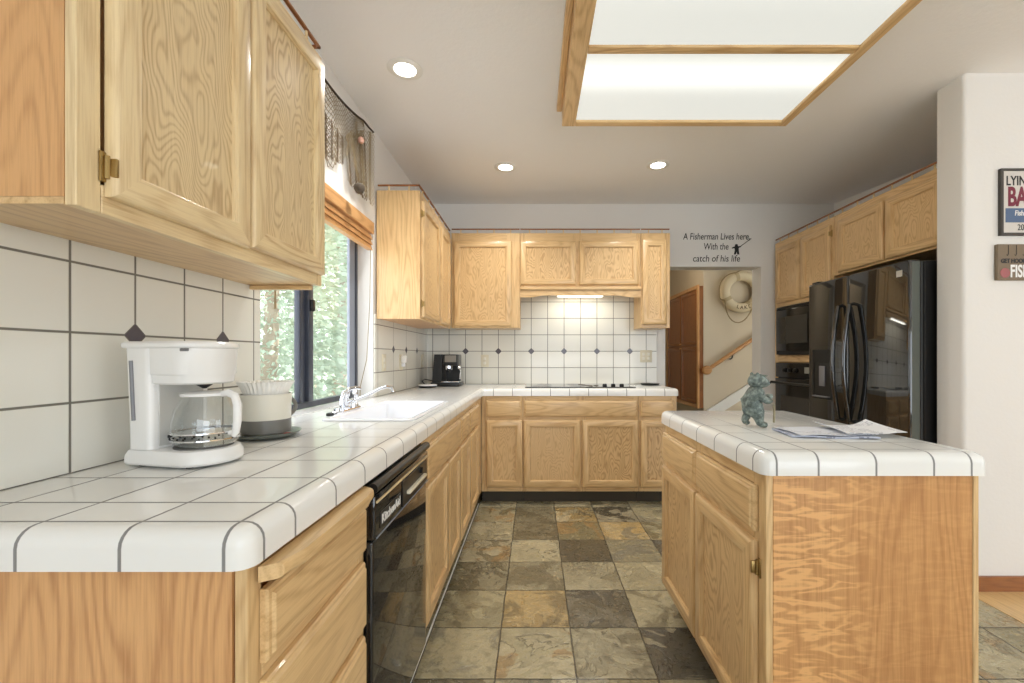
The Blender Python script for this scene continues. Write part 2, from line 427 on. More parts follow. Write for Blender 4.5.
es = [e for e in bm.edges if all(abs(v.co.x-2.135) < 1e-4 for v in e.verts) and abs(e.verts[0].co.z-e.verts[1].co.z) > 1]
bmesh.ops.bevel(bm, geom=es, offset=.018, segments=4, profile=.5, affect='EDGES')
struct('wall_stub', bm, M_WALL)
struct('wall_dining', cells([-3.62, -1.7, .5, 2.16], [0, .5, 2.3, CE], {(1, 1)}, 5.5, 5.62, 0), M_WALL)
struct('wall_front', cells([-1.0, -.3, 4.1, 5.5], [0, .2, 2.3, CE], {(1, 1)}, -3.62, -3.5, 1), M_WALL)
# hall behind the doorway
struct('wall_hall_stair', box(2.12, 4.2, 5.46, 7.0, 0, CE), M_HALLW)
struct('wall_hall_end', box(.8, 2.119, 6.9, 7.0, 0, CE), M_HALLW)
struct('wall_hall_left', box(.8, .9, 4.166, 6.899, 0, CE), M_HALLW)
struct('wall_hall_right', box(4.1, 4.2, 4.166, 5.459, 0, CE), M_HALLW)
bm = prism([(2.16, .36), (4.0, 1.52), (4.0, 1.66), (2.16, .5)], 5.425, 5.459, 1)
struct('trim_4', bm, M_TRIMW)
# baseboard under the stub wall
struct('baseboard_stub', cells([2.16, 5.5], [.002, .075], set(), 2.146, 2.1595, 1), OAK_HALL[0])
# backsplash tile slabs
struct('trim_1', box(-.9995, -.991, .63, 1.566, .915, 1.43), M_TNEAR)
struct('trim_2', box(-.9995, -.991, 2.69, 3.99, .915, 1.43), M_TFAR)
struct('trim_3', box(-.99, 1.118, 3.991, 3.9995, .915, 1.75), M_TBACK)
struct('trim_6', box(-.4475, -.4415, 1.09, 3.42, .0005, .010, .001, 1), M_TRIMW)       # pale strip along the floor's edge
# side window
wz0, wz1 = .918, 1.989
fr = cells([1.568, 1.595, 2.652, 2.679], [wz0, wz0+.028, wz1-.028, wz1], {(1, 1)}, -1.132, -1.095, 0)
win = struct('window_1', fr, M_WINDF)
def wpart(name, bm, mat): return part(name, bm, mat, win, kind='structure')
wpart('sash_stile', box(-1.128, -1.1, 2.03, 2.075, wz0+.03, wz1-.03, .003), M_WINDF)
wpart('sash_stile', box(-1.118, -1.086, 2.085, 2.128, wz0+.03, wz1-.03, .003), M_WINDF)
wpart('latch', box(-1.086, -1.07, 2.092, 2.118, 1.385, 1.44, .004), M_BLACK2)
wpart('inner_sash_trim', cells([2.575, 2.65], [wz0+.03, wz1-.03], set(), -1.115, -1.1, 0), M_STEELF)
wpart('pane', box(-1.117, -1.112, 1.597, 2.05, wz0+.03, wz1-.03), M_PANE)
wpart('pane', box(-1.109, -1.105, 2.11, 2.6, wz0+.03, wz1-.03), M_PANE)
struct('trim_5', box(-1.094, -.9995, 1.57, 2.677, .896, .9165), M_CLEFT)      # tiled sill
for nm, args in (('added_window_2', ([-.299, -.24, 1.87, 1.93, 4.04, 4.099], [.201, .26, 2.24, 2.299], {(1, 1), (3, 1)}, -3.58, -3.54, 1)),  # unseen rear and dining windows, added to let sky light in
                 ('added_window_3', ([-1.699, -1.64, -.63, -.57, .44, .499], [.501, .56, 2.24, 2.299], {(1, 1), (3, 1)}, 5.54, 5.58, 0))):
    struct(nm, cells(*args), M_TRIMW)

# ------------------------------------------------------------------ outside
struct('ground', box(-60, -1.3, -20, 70, -.6, -.5), flat('pale_bounce_ground', lin(222, 219, 210), .9))  # ground colour made pale to bounce more sunlight up to the ceiling
t = NT('pale_leaf'); rr = t.n('ShaderNodeObjectInfo').outputs['Random']
t.set(col=t.mix(t.noise(t.obj(), 3, 3), lin(112, 134, 108), lin(192, 204, 186)), rough=.6)
M_LEAF = t.m
M_BARK = flat('grey_bark', lin(150, 138, 120), .9)
def tree(x, y, h, r, label, n, seed, conifer):
    rnd = random.Random(seed)
    o = thing('conifer_tree' if conifer else 'leafy_tree', label, 'tree', (x, y, -.5), 'trees outside the side window')
    bm = bmesh.new()
    add_tube(bm, [(x+.05*math.sin(k*1.7+seed), y+.05*math.cos(k*2.1+seed), -.5+h*.9*k/8) for k in range(9)], [.14*(1-k/9.5)*h/7 for k in range(9)], 8)
    part('trunk', bm, M_BARK, o)
    bm = bmesh.new()
    for i in range(n):
        f = rnd.random()**.8; z = -.5+h*(.04+.96*f)
        R = r*(1-f*.88) if conifer else r*math.sin(PI*min(1, .12+f*.86))**.6
        a = rnd.random()*2*PI; q = R*math.sqrt(rnd.random())
        if conifer: z -= q*.35
        c = Vector((x+q*math.cos(a), y+q*math.sin(a), z+rnd.gauss(0, .06)))
        s = rnd.uniform(.022, .055)*(1.25 if conifer else 1.)*(1+.06*math.hypot(x, y))*1.0
        d = Vector((math.cos(a), math.sin(a), rnd.uniform(-.7, .3))).normalized()
        e = d.cross(Vector((rnd.gauss(0, 1), rnd.gauss(0, 1), rnd.gauss(0, 1)))).normalized()
        w_ = .3 if conifer else .55
        bm.faces.new([bm.verts.new(c+d*s*2*aa+e*s*bb*w_) for aa, bb in ((-.5, 0), (0, -1), (.55, 0), (0, 1))])
    part('foliage', bm, M_LEAF, o, smooth=0, recalc=False)
tree(-3.4, 5.6, 6.5, 1.25, 'pale green leafy tree nearest behind the left window pane', 15000, 1, False)
tree(-4.0, 9.0, 8.0, 1.5, 'pale feathery conifer nearest behind the right window pane', 15000, 2, True)
tree(-8.6, 11.2, 10, 2.2, 'tall pale conifer farther out, seen left of the window mullion', 9000, 3, True)
tree(-6.4, 14.0, 10, 2.2, 'tall leafy tree farther out, seen right of the window mullion', 9000, 4, False)
tree(-11.5, 15.0, 12, 3.0, 'broad conifer at the back seen through the left pane', 8000, 5, True)
tree(-10.5, 20.5, 12, 3.2, 'broad leafy tree at the back seen through the right pane', 8000, 6, False)
tree(-6.6, 6.9, 7.5, 1.4, 'slim conifer behind the nearest leafy tree outside', 12000, 7, True)

# ------------------------------------------------------------------ cabinet helpers
def F(facing, plane):
    return {'+x': lambda u, v, w: (plane+w, u, v), '-x': lambda u, v, w: (plane-w, u, v), '-y': lambda u, v, w: (u, plane-w, v)}[facing]
def hax(facing): return 1 if 'x' in facing else 0
PROF_DOOR = [(0, 0), (0, .011), (.003, .016), (.009, .020), (.047, .020), (.0505, .0185), (.052, .013), (.0545, .0115), (.0555, .004)]
PROF_SLAB = [(0, 0), (0, .009), (.003, .013), (.008, .014), (.012, .019), (.018, .020)]
def sweep(P, u0, u1, v0, v1, prof, fill):
    bm = bmesh.new(); loops = []
    for d, h in prof: loops.append([bm.verts.new(P(a, b, h)) for a, b in ((u0+d, v0+d), (u1-d, v0+d), (u1-d, v1-d), (u0+d, v1-d))])
    for A, B in zip(loops, loops[1:]):
        for k in range(4):
            f = bm.faces.new((A[k], A[(k+1) % 4], B[(k+1) % 4], B[k])); f.material_index = 0 if k in (1, 3) else 1
    if fill: f = bm.faces.new(loops[-1]); f.material_index = 1
    f = bm.faces.new(loops[0][::-1]); f.material_index = 0
    return bm
def hinge(parent, facing, plane, u, v, mat=None):
    P = F(facing, plane); bm = bmesh.new()
    def b(u0, u1, v0, v1, w0, w1, bev=.0015):
        p, q = P(u0, v0, w0), P(u1, v1, w1)
        add_box(bm, *[f(p[i], q[i]) for i in range(3) for f in (min, max)], bev)
    b(u-.010, u+.001, v-.026, v+.026, .0, .004); b(u+.0008, u+.007, v-.016, v+.016, .0, .0205)
    add_tube(bm, [P(u, v-.02, .006), P(u, v+.02, .006)], .0045, 8)
    return part('hinge', bm, mat or M_BRASS, parent, 'aged brass hinge')
def door(parent, facing, plane, u0, u1, v0, v1, wood=OAK, name='door', panel_wood=None, hinges=None, label=None):
    P = F(facing, plane); h = hax(facing)
    o = part(name, sweep(P, u0, u1, v0, v1, PROF_DOOR, False), [wood[2], wood[h]], parent, label)
    d = .0545; p, q = P(u0+d, v0+d, .0015), P(u1-d, v1-d, .0055)
    part('panel', box(*[f(p[i], q[i]) for i in range(3) for f in (min, max)]), PALE_PANEL if wood is OAK_PALE else OAK_PANEL if wood is OAK else wood[2], o)
    if hinges:
        for hv in hinges[1]: hinge(o, facing, plane, u0-.001 if hinges[0] < 0 else u1+.001, hv)
    return o
def drawer(parent, facing, plane, u0, u1, v0, v1, wood=OAK, name='drawer_front'):
    P = F(facing, plane); h = hax(facing)
    return part(name, sweep(P, u0, u1, v0, v1, PROF_SLAB, True), [wood[h], wood[h]], parent)
def frame(parent, facing, plane, boards, wood=OAK, th=.019):
    """face frame: boards = (u0,u1,v0,v1,'v' or 'h'), front at the plane"""
    P = F(facing, plane); bm = bmesh.new(); h = hax(facing)
    for u0, u1, v0, v1, g in boards:
        p, q = P(u0, v0, -th), P(u1, v1, 0)
        add_box(bm, *[f(p[i], q[i]) for i in range(3) for f in (min, max)], .0015, 1, 0 if g == 'v' else 1)
    return part('face_frame', bm, [wood[2], wood[h]], parent)
def gallery(parent, pts, z, n_each):
    """little rail on turned posts along the cabinet top"""
    bm = bmesh.new()
    for a, b in zip(pts, pts[1:]):
        x0, x1 = sorted((a[0], b[0])); y0, y1 = sorted((a[1], b[1]))
        add_box(bm, x0-.006, x1+.006, y0-.006, y1+.006, z+.030, z+.040, .002, 1)
    r = part('gallery_rail', bm, OAK_HALL[1], parent, 'darker wooden rail')
    for (a, b), n in zip(zip(pts, pts[1:]), n_each):
        for k in range(n):
            f = (k+.5)/n; x, y = a[0]+(b[0]-a[0])*f, a[1]+(b[1]-a[1])*f
            part('rail_post', lathe((x, y, z), [(.005, 0), (.006, .006), (.0035, .012), (.006, .02), (.004, .031)], 8), OAK_PALE[2], r)

# ------------------------------------------------------------------ worktops
def bullnose(bm, pred, off=.026):
    es = [e for e in bm.edges if pred(*e.verts)]
    bmesh.ops.bevel(bm, geom=es, offset=off, segments=5, profile=.5, affect='EDGES')
xs = [-.998, -.82, -.485, -.41, 1.135]; ys = [.62, 1.69, 2.385, 3.415, 3.989]
bm = cells(xs, ys, {(1, 1), (3, 0), (3, 1), (3, 2)}, .856, .914, 2)
for f in bm.faces:
    c = f.calc_center_median(); f.material_index = 1 if (c.x > -.41+1e-3 or (c.y > 3.416 and c.x > -.4)) else 0
def pr(a, b):
    A, B = a.co, b.co
    top = abs(A.z-.914) < 1e-4 and abs(B.z-.914) < 1e-4
    on = lambda ax, v: abs(A[ax]-v) < 1e-4 and abs(B[ax]-v) < 1e-4
    vert = abs(A.z-B.z) > .01
    if top and (on(1, .62) or (on(0, -.41) and max(A.y, B.y) < 3.42) or (on(1, 3.415) and min(A.x, B.x) > -.411) or on(0, 1.135)): return True
    return vert and ((on(0, -.41) and on(1, .62)) or (on(0, 1.135) and on(1, 3.415)))
bullnose(bm, pr)
for f in bm.faces:
    c = f.calc_center_median(); f.material_index = 1 if (c.x > -.408 and c.y > 3.41) else 0
top = part('tiled_worktop', bm, [M_CLEFT, M_CBACK])
tag(top, 'white tiled L-shaped worktop with grey grout under the window and hob', 'worktop')
bm = box(.588, 1.178, 1.12, 2.04, .856, .914)
bullnose(bm, lambda a, b: (a.co.z > .91 and b.co.z > .91) or abs(a.co.z-b.co.z) > .01)
tag(part('tiled_worktop', bm, M_CISL), 'white tiled rectangular worktop of the kitchen island', 'worktop')

# ------------------------------------------------------------------ base cabinets, left run (fronts face +x)
FX = -.425            # face-frame plane of the left run
DZ, RZ = (.14, .665), (.692, .822)
def carcass(parent, b, wood=OAK_SIDE, g=2, name='carcass'): return part(name, box(*b, bev=.002, seg=1), wood[g], parent)
# drawer stack nearest the camera
c = thing('drawer_cabinet', 'oak drawer cabinet nearest the camera under the white coffee maker', 'cabinet', (-.7, .85, 0))
carcass(c, (-.985, FX-.02, .652, 1.075, .10, .855))
part('end_panel', box(-.985, FX-.022, .640, .651, .0, .855), OAK_SIDE[2], c, 'broad wavy-grained oak end panel')
frame(c, '+x', FX, [(.641, .675, .10, .855, 'v'), (1.04, 1.075, .10, .855, 'v'), (.676, 1.039, .83, .855, 'h'), (.676, 1.039, .66, .70, 'h'), (.676, 1.039, .48, .52, 'h'), (.676, 1.039, .10, .15, 'h')])
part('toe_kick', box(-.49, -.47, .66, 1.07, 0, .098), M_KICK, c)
PB = [(-.418, .655), (-.388, .672), (-.3805, .72), (-.379, .85), (-.3805, .99), (-.388, 1.045), (-.418, 1.065)]
pb = prism(PB, .822, .846)
bmesh.ops.bevel(pb, geom=[e for e in pb.edges if abs(e.verts[0].co.z-e.verts[1].co.z) < .001 and min(v.co.x for v in e.verts) > -.417], offset=.008, segments=3, profile=.5, affect='EDGES')
part('pull_out_board', pb, OAK[1], c, 'pull-out cutting board with a curved front edge')
for v0, v1 in ((.692, .805), (.51, .665), (.14, .485)): drawer(c, '+x', FX+.001, .668, 1.055, v0, v1)
# dishwasher
d = thing('dishwasher', 'glossy black built-in dishwasher between the oak drawers and the sink cabinet', 'dishwasher', (-.7, 1.34, 0))
part('tub', box(-.98, -.43, 1.085, 1.612, .10, .85), M_BLACK2, d)
part('door_panel', box(-.429, -.405, 1.083, 1.614, .10, .70, .006, 3), M_BLACK, d)
cp = part('control_panel', box(-.429, -.399, 1.083, 1.614, .703, .815, .005, 2), M_BLACK, d)
part('handle_bar', tube([(-.405, 1.08, .834), (-.405, 1.616, .834)], .014, 14), M_BLACK2, d)
part('accent_strip', box(-.399, -.396, 1.09, 1.608, .795, .801), OAK_PALE[1], cp, 'pale metallic strip')
part('accent_strip', box(-.399, -.397, 1.09, 1.608, .706, .709), M_STEELF, cp)
part('badge', box(-.3985, -.3965, 1.115, 1.285, .722, .764, .001, 1), M_BLACK2, cp)
part('badge_lettering', orient(text_bm('KitchenAid', .034, .0006), '+x', (-.3962, 1.20, .732)), M_WPLAST, cp, 'white lettering')
bm = box(-.3985, -.396, 1.30, 1.585, .712, .79, .001, 1)
part('latch_pocket', bm, M_BLACK2, cp); part('latch', box(-.399, -.385, 1.34, 1.55, .738, .75, .004, 2), M_ALMOND, cp, 'pale bar latch')
part('dial', lathe((-.396, 1.5, .772), [(.011, 0), (.011, .009), (.004, .010)], 16, axis=0), M_BLACK2, cp)
part('kick_plate', box(-.465, -.45, 1.09, 1.61, .004, .098), M_BLACK2, d)
# sink cabinet and the narrow unit at its corner
c = thing('sink_cabinet', 'oak base cabinet under the sink with one wide false drawer front', 'cabinet', (-.7, 2.0, 0))
bm = bmesh.new()
add_box(bm, -.985, FX-.02, 1.622, 1.64, .10, .855); add_box(bm, -.985, FX-.02, 2.376, 2.392, .10, .855); add_box(bm, -.985, FX-.02, 1.6405, 2.3715, .10, .12)
part('carcass', bm, OAK_SIDE[2], c)
frame(c, '+x', FX, [(1.622, 1.66, .10, .855, 'v'), (2.36, 2.39, .10, .855, 'v'), (1.661, 2.359, .81, .855, 'h'), (1.661, 2.359, .655, .70, 'h'), (2.03, 2.08, .151, .654, 'v'), (1.661, 2.359, .10, .15, 'h')])
drawer(c, '+x', FX+.001, 1.648, 2.378, *RZ)
door(c, '+x', FX+.001, 1.648, 2.052, *DZ); door(c, '+x', FX+.001, 2.060, 2.378, *DZ)
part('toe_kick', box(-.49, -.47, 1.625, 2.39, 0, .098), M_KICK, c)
c = thing('base_cabinet', 'oak base cabinet in the far left corner between sink cabinet and hob run', 'cabinet', (-.7, 2.9, 0))
carcass(c, (-.985, FX-.02, 2.394, 3.42, .10, .855))
frame(c, '+x', FX, [(2.394, 2.43, .10, .855, 'v'), (3.14, 3.42, .10, .855, 'v'), (2.431, 3.139, .81, .855, 'h'), (2.431, 3.139, .655, .70, 'h'), (2.72, 2.80, .151, .654, 'v'), (2.431, 3.139, .10, .15, 'h')])
for a, b in ((2.405, 2.70), (2.715, 3.155)): drawer(c, '+x', FX+.001, a, b, *RZ)
for a, b in ((2.405, 2.745), (2.765, 3.155)): door(c, '+x', FX+.001, a, b, *DZ)
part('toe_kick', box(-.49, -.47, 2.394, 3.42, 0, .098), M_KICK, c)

# ------------------------------------------------------------------ base cabinets, back run (fronts face -y)
FY = 3.432
def base_back(u0, u1, drawers, doors, label, stiles):
    c = thing('base_cabinet', label, 'cabinet', ((u0+u1)/2, 3.7, 0))
    carcass(c, (u0, u1, FY+.02, 3.985, .10, .855), OAK, 2)
    bd = [(a, b, .10, .855, 'v') for a, b in stiles]
    for (a0, a1), (b0, b1) in zip(stiles, stiles[1:]):
        for v0, v1 in ((.82, .855), (.65, .70), (.10, .15)): bd.append((a1+.001, b0-.001, v0, v1, 'h'))
    frame(c, '-y', FY, bd)
    for a, b in drawers: drawer(c, '-y', FY-.001, a, b, .690, .820)
    for a, b in doors: door(c, '-y', FY-.001, a, b, .136, .665)
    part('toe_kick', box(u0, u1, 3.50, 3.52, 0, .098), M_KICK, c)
    return c
base_back(-.424, -.097, [(-.385, -.11)], [(-.385, -.098)], 'narrow oak base cabinet left of the hob against the inner corner', [(-.424, -.37), (-.125, -.097)])
base_back(-.095, .815, [(-.084, .805)], [(-.089, .358), (.374, .816-.001)], 'wide oak base cabinet with two doors below the hob', [(-.095, -.06), (.33, .40), (.78, .815)])
base_back(.818, 1.12, [(.832, 1.095)], [(.832, 1.095)], 'narrow oak base cabinet right of the hob beside the doorway', [(.818, .855), (1.075, 1.12)])

# ------------------------------------------------------------------ island (doors face -x)
c = thing('island_cabinet', 'oak kitchen island cabinet with rippled end panel and two doors', 'island', (.88, 1.6, 0))
part('carcass', box(.625, 1.155, 1.16, 2.02, .10, .855), OAK_SIDE[2], c)
part('end_panel', box(.6265, 1.150, 1.141, 1.159, .02, .855, .001, 1), OAK_RIPPLE, c, 'rippled orange-brown oak end panel', origin=(.83, 1.15, .5))
part('corner_post', box(1.1505, 1.166, 1.139, 1.16, .0, .855, .002, 1), OAK[2], c)
frame(c, '-x', .606, [(1.139, 1.2, .10, .855, 'v'), (1.575, 1.625, .10, .855, 'v'), (1.985, 2.02, .10, .855, 'v')] + [(a, b, v0, v1, 'h') for a, b in ((1.201, 1.574), (1.626, 1.984)) for v0, v1 in ((.815, .855), (.655, .70), (.10, .14))])
for a, b in ((1.178, 1.594), (1.607, 2.01)):
    drawer(c, '-x', .605, a, b, .69, .815)
    dd = door(c, '-x', .605, a, b, .12, .665)
    if a < 1.2: 
        for hv in (.595, .2): hinge(dd, '-x', .606, 1.173, hv)
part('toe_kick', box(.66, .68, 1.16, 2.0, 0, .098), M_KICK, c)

# ------------------------------------------------------------------ wall cabinets
# near left
c = thing('wall_cabinet', 'oak wall cabinet with two doors above the white coffee maker', 'cabinet', (-.87, 1.1, 1.416))
UB, UT = 1.412, 2.205
bm = bmesh.new(); add_box(bm, -.990, -.7645, .704, 1.515, UB+.012, UT)
part('carcass', bm, OAK_SIDE[2], c)
part('underside', box(-.990, -.7645, .704, 1.515, UB, UB+.0115), OAK[1], c)
frame(c, '+x', -.745, [(.704, .745, UB-.002, UT, 'v'), (1.09, 1.14, UB+.05, UT-.05, 'v'), (1.483, 1.515, UB-.002, UT, 'v'), (.746, 1.482, UT-.05, UT, 'h'), (.746, 1.482, UB-.002, UB+.048, 'h')], OAK_PALE)
part('light_rail', box(-.985, -.775, 1.495, 1.514, UB-.016, UB-.001, .002, 1), OAK[0], c)
door(c, '+x', -.744, .750, 1.113, 1.440, 2.175, OAK_PALE, hinges=(-1, (1.49, 2.1)))
door(c, '+x', -.744, 1.121, 1.503, 1.445, 2.175, OAK_PALE)
gallery(c, [(-.752, .71), (-.752, 1.507), (-.98, 1.507)], UT, (5, 2))
# far left
c = thing('wall_cabinet', 'oak wall cabinet in the corner right of the window with pale end panel', 'cabinet', (-.86, 3.2, 1.405))
part('carcass', box(-.990, -.7395, 2.722, 3.695, 1.405, UT), OAK_SIDE[2], c)
part('end_panel', box(-.990, -.7205, 2.714, 2.7215, 1.402, UT), OAK[2], c, 'pale orange figured end panel')
frame(c, '+x', -.72, [(2.722, 2.76, 1.403, UT, 'v'), (3.20, 3.28, 1.403, UT, 'v'), (3.6, 3.695, 1.403, UT, 'v')] + [(a, b, v0, v1, 'h') for a, b in ((2.761, 3.199), (3.281, 3.599)) for v0, v1 in ((1.403, 1.44), (UT-.05, UT))])
door(c, '+x', -.719, 2.745, 3.215, 1.418, 2.15, hinges=(-1, (1.5, 2.07))); door(c, '+x', -.719, 3.265, 3.62, 1.418, 2.15)
gallery(c, [(-.98, 2.724), (-.727, 2.724), (-.727, 3.69)], UT, (2, 6))
# back row
GY = 3.72
def wall_back_unit(u0, u1, v0, doors, dv, label, stiles, rails):
    c = thing('wall_cabinet', label, 'cabinet', ((u0+u1)/2, 3.86, v0))
    part('carcass', box(u0, u1, GY+.02, 3.989, v0+(.002 if v0 < 1.5 else .035), 2.225), OAK[2], c)
    bd = [(a, b, v0, 2.225, 'v') for a, b in stiles]
    for (a0, a1), (b0, b1) in zip(stiles, stiles[1:]):
        for r0, r1 in rails: bd.append((a1+.001, b0-.001, r0, r1, 'h'))
    frame(c, '-y', GY, bd)
    for a, b in doors: door(c, '-y', GY-.001, a, b, *dv)
    gallery(c, [(u0+.008, GY+.008), (u1-.008, GY+.008)], 2.225, (max(2, round((u1-u0)/.15)),))
    return c
wall_back_unit(-.717, -.13, 1.412, [(-.694, -.198)], (1.425, 2.155), 'oak wall cabinet with one wide door left of the hood', [(-.717, -.65), (-.24, -.13)], [(1.412, 1.46), (2.13, 2.225)])
hd = wall_back_unit(-.128, .905, 1.69, [(-.157+.03, .352-.001), (.376, .888)], (1.778, 2.155), 'short oak wall cabinet with two small doors above the hob hood', [(-.128, -.09), (.33, .40), (.87, .905)], [(1.69, 1.82), (2.13, 2.225)])
# hood valance with a shallow arch
n = 24; bot = []
for i in range(n+1):
    f = i/n; x = -.127+f*1.031; a = max(0, min(1, (x+.02)/.12, (.80-x)/.12)); bot.append((x, 1.672+.018*math.sin(a*PI/2)))
bm = prism(bot+[(.904, 1.733), (-.127, 1.733)], GY-.018, GY-.0005, 1)
part('hood_valance', bm, OAK[0], hd, 'oak valance with a shallow arched lower edge')
part('hood_cornice', box(-.127, .904, GY-.03, GY-.001, 1.735, 1.762, .006, 3), OAK[0], hd)
hl = part('hood_lamp', box(.2, .6, 3.80, 3.88, 1.697, 1.722, .004, 2), emissive('hood_lamp_glow', (1, .97, .85), 4), hd, 'lit strip lamp under the hood')
light('hood_light', 'AREA', (.4, 3.84, 1.694), 1.6, (1, .97, .84), (0, 0, 0), shape='RECTANGLE', size=.5, size_y=.08)
wall_back_unit(.908, 1.157, 1.412, [(.915, 1.127)], (1.44, 2.165), 'narrow oak wall cabinet right of the hood beside the doorway', [(.908, .93), (1.115, 1.157)], [(1.412, 1.46), (2.13, 2.225)])

# ------------------------------------------------------------------ right wall: oven tower, fridge, cabinet over it
RX = 2.205
c = thing('oven_cabinet', 'tall oak cabinet holding the microwave and oven beside the doorway wall', 'cabinet', (2.47, 3.6, 0))
bm = bmesh.new()
for b in ((RX+.02, 2.74, 3.203, 3.225, 0, 2.2), (RX+.02, 2.72, 3.95, 3.985, 0, 2.2), (RX+.02, 2.72, 3.2255, 3.9495, 1.635, 2.2), (RX+.02, 2.72, 3.2255, 3.9495, 1.125, 1.165), (RX+.02, 2.72, 3.2255, 3.9495, .0, .32), (2.70, 2.72, 3.2255, 3.9495, .3205, 1.1245)): add_box(bm, *b)
part('carcass', bm, OAK_SIDE[2], c)
frame(c, '-x', RX, [(3.203, 3.235, .0, 2.2, 'v'), (3.935, 3.985, .0, 2.2, 'v')] + [(3.236, 3.934, v0, v1, 'h') for v0, v1 in ((1.612, 1.66), (1.118, 1.178), (2.13, 2.2), (.1, .34))])
for a, b in ((3.595, 3.955), (3.225, 3.58)): door(c, '-x', RX-.001, a, b, 1.645, 2.145, hinges=None if a > 3.5 else (-1, (1.72, 2.08)))
drawer(c, '-x', RX-.001, 3.25, 3.92, .12, .31)
gallery(c, [(RX+.008, 3.98), (RX+.008, 3.207)], 2.2, (6,))
# microwave
o = thing('microwave', 'black built-in microwave above the wall oven', 'microwave', (2.45, 3.58, 1.18))
part('housing', box(RX-.004, 2.68, 3.245, 3.925, 1.182, 1.606), M_BLACK2, o)
dr = part('door', box(RX-.032, RX-.005, 3.40, 3.915, 1.215, 1.575, .005, 2), M_BLACKO, o)
part('door_window', box(RX-.0345, RX-.0325, 3.46, 3.87, 1.28, 1.51), flat('tinted_mesh_window', lin(52, 52, 50), .12), dr, 'tinted mesh window')
part('trim_kit', cells([3.247, 3.25, 3.92, 3.923], [1.184, 1.205, 1.585, 1.604], {(1, 1)}, RX-.022, RX-.0045, 0), M_BLACK2, o)
kp = part('control_panel', box(RX-.030, RX-.005, 3.256, 3.392, 1.215, 1.575, .004, 2), M_BLACK2, o)
for r in range(4):
    for q in range(3): part('button', box(RX-.033, RX-.0305, 3.275+q*.036, 3.302+q*.036, 1.25+r*.045, 1.28+r*.045, .001, 1), M_GPLAST, kp)
# wall oven
o = thing('wall_oven', 'black built-in wall oven with bar handle below the microwave', 'oven', (2.45, 3.58, .36))
part('housing', box(RX-.004, 2.69, 3.245, 3.925, .345, 1.112), M_BLACK2, o)
cp = part('control_panel', box(RX-.03, RX-.005, 3.247, 3.925, .985, 1.112, .004, 2), M_BLACKO, o)
part('display', box(RX-.0325, RX-.0305, 3.36, 3.50, 1.03, 1.08), flat('oven_display', lin(150, 150, 140), .2), cp)
for q in range(3): part('dial', lathe((RX-.05, 3.62+q*.08, 1.05), [(.006, 0), (.017, .003), (.019, .019)], 16, axis=0), M_BLACK2, cp)
dr = part('door', box(RX-.035, RX-.005, 3.25, 3.922, .35, .978, .006, 2), M_BLACKO, o)
part('door_window', box(RX-.037, RX-.0355, 3.34, 3.83, .45, .83), glossy_black('oven_glass', .03, .03), dr)
bm = tube([(RX-.075, 3.262, .94), (RX-.075, 3.91, .94)], .012, 12)
for y in (3.30, 3.87): add_tube(bm, [(RX-.036, y, .94), (RX-.075, y, .94)], .008, 10)
part('handle', bm, M_BLACK2, dr)
# cabinet over the fridge
c = thing('wall_cabinet', 'oak wall cabinet with two doors above the black refrigerator', 'cabinet', (2.5, 2.76, 1.76))
part('carcass', box(RX+.02, 2.80, 2.322, 3.199, 1.762, 2.2), OAK[2], c)
frame(c, '-x', RX, [(2.322, 2.36, 1.76, 2.2, 'v'), (2.70, 2.75, 1.81, 2.13, 'v'), (3.13, 3.199, 1.76, 2.2, 'v'), (2.361, 3.129, 1.76, 1.809, 'h'), (2.361, 3.129, 2.131, 2.2, 'h')])
door(c, '-x', RX-.001, 2.735, 3.142, 1.772, 2.148); door(c, '-x', RX-.001, 2.335, 2.715, 1.772, 2.148)
gallery(c, [(RX+.008, 3.195), (RX+.008, 2.33)], 2.2, (6,))
# refrigerator
f_ = thing('refrigerator', 'large glossy black side-by-side refrigerator with two curved handles', 'refrigerator', (2.4, 2.76, 0))
FXF = 2.012
part('body', box(FXF+.085, 2.78, 2.336, 3.19, .03, 1.685, .004, 1), M_BLACK2, f_)
part('gasket', box(FXF+.067, FXF+.0845, 2.345, 3.18, .06, 1.68), flat('pale_gasket', lin(60, 62, 62), .6), f_)
dfz = part('freezer_door', box(FXF, FXF+.066, 2.793, 3.193, .06, 1.69, .012, 4), M_BLACKF, f_)
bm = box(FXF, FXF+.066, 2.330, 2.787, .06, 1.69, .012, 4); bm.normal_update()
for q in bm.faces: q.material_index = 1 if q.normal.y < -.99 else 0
dfr = part('fridge_door', bm, [M_BLACKF, M_EDGEREFL], f_)
def handle(y, parent):
    pts = [(FXF+.002, y, 1.50)]+[(FXF-.028-.038*math.sin(PI*k/12), y, 1.492-k*(.73/12)) for k in range(13)]+[(FXF+.002, y, .752)]
    part('handle', tube(pts, [.010]+[.0135]*13+[.010], 12), M_BLACKF, parent)
handle(2.84, dfz); handle(2.738, dfr)
dsp = part('dispenser', cells([2.925, 2.945, 3.118, 3.138], [.87, .89, 1.125, 1.215], {(1, 1)}, FXF-.006, FXF-.0005, 0), M_BLACK2, dfz)
part('dispenser_cavity', box(FXF-.0035, FXF-.0008, 2.946, 3.117, .891, 1.124), glossy_black('dispenser_dark', .003, .4), dsp)
part('paddle', box(FXF-.012, FXF-.004, 3.0, 3.06, .96, 1.1, .003, 2), M_GPLAST, dsp)
part('drip_ledge', box(FXF-.03, FXF-.004, 2.95, 3.11, .884, .892, .002, 1), M_GPLAST, dsp)
part('badge', box(FXF-.003, FXF-.0005, 2.375, 2.415, 1.605, 1.64, .001, 1), flat('badge_grey', lin(196, 192, 184), .3), dfr, 'small grey square badge')
part('kick_grille', box(FXF+.03, FXF+.06, 2.34, 3.18, .005, .055), M_BLACK2, f_)
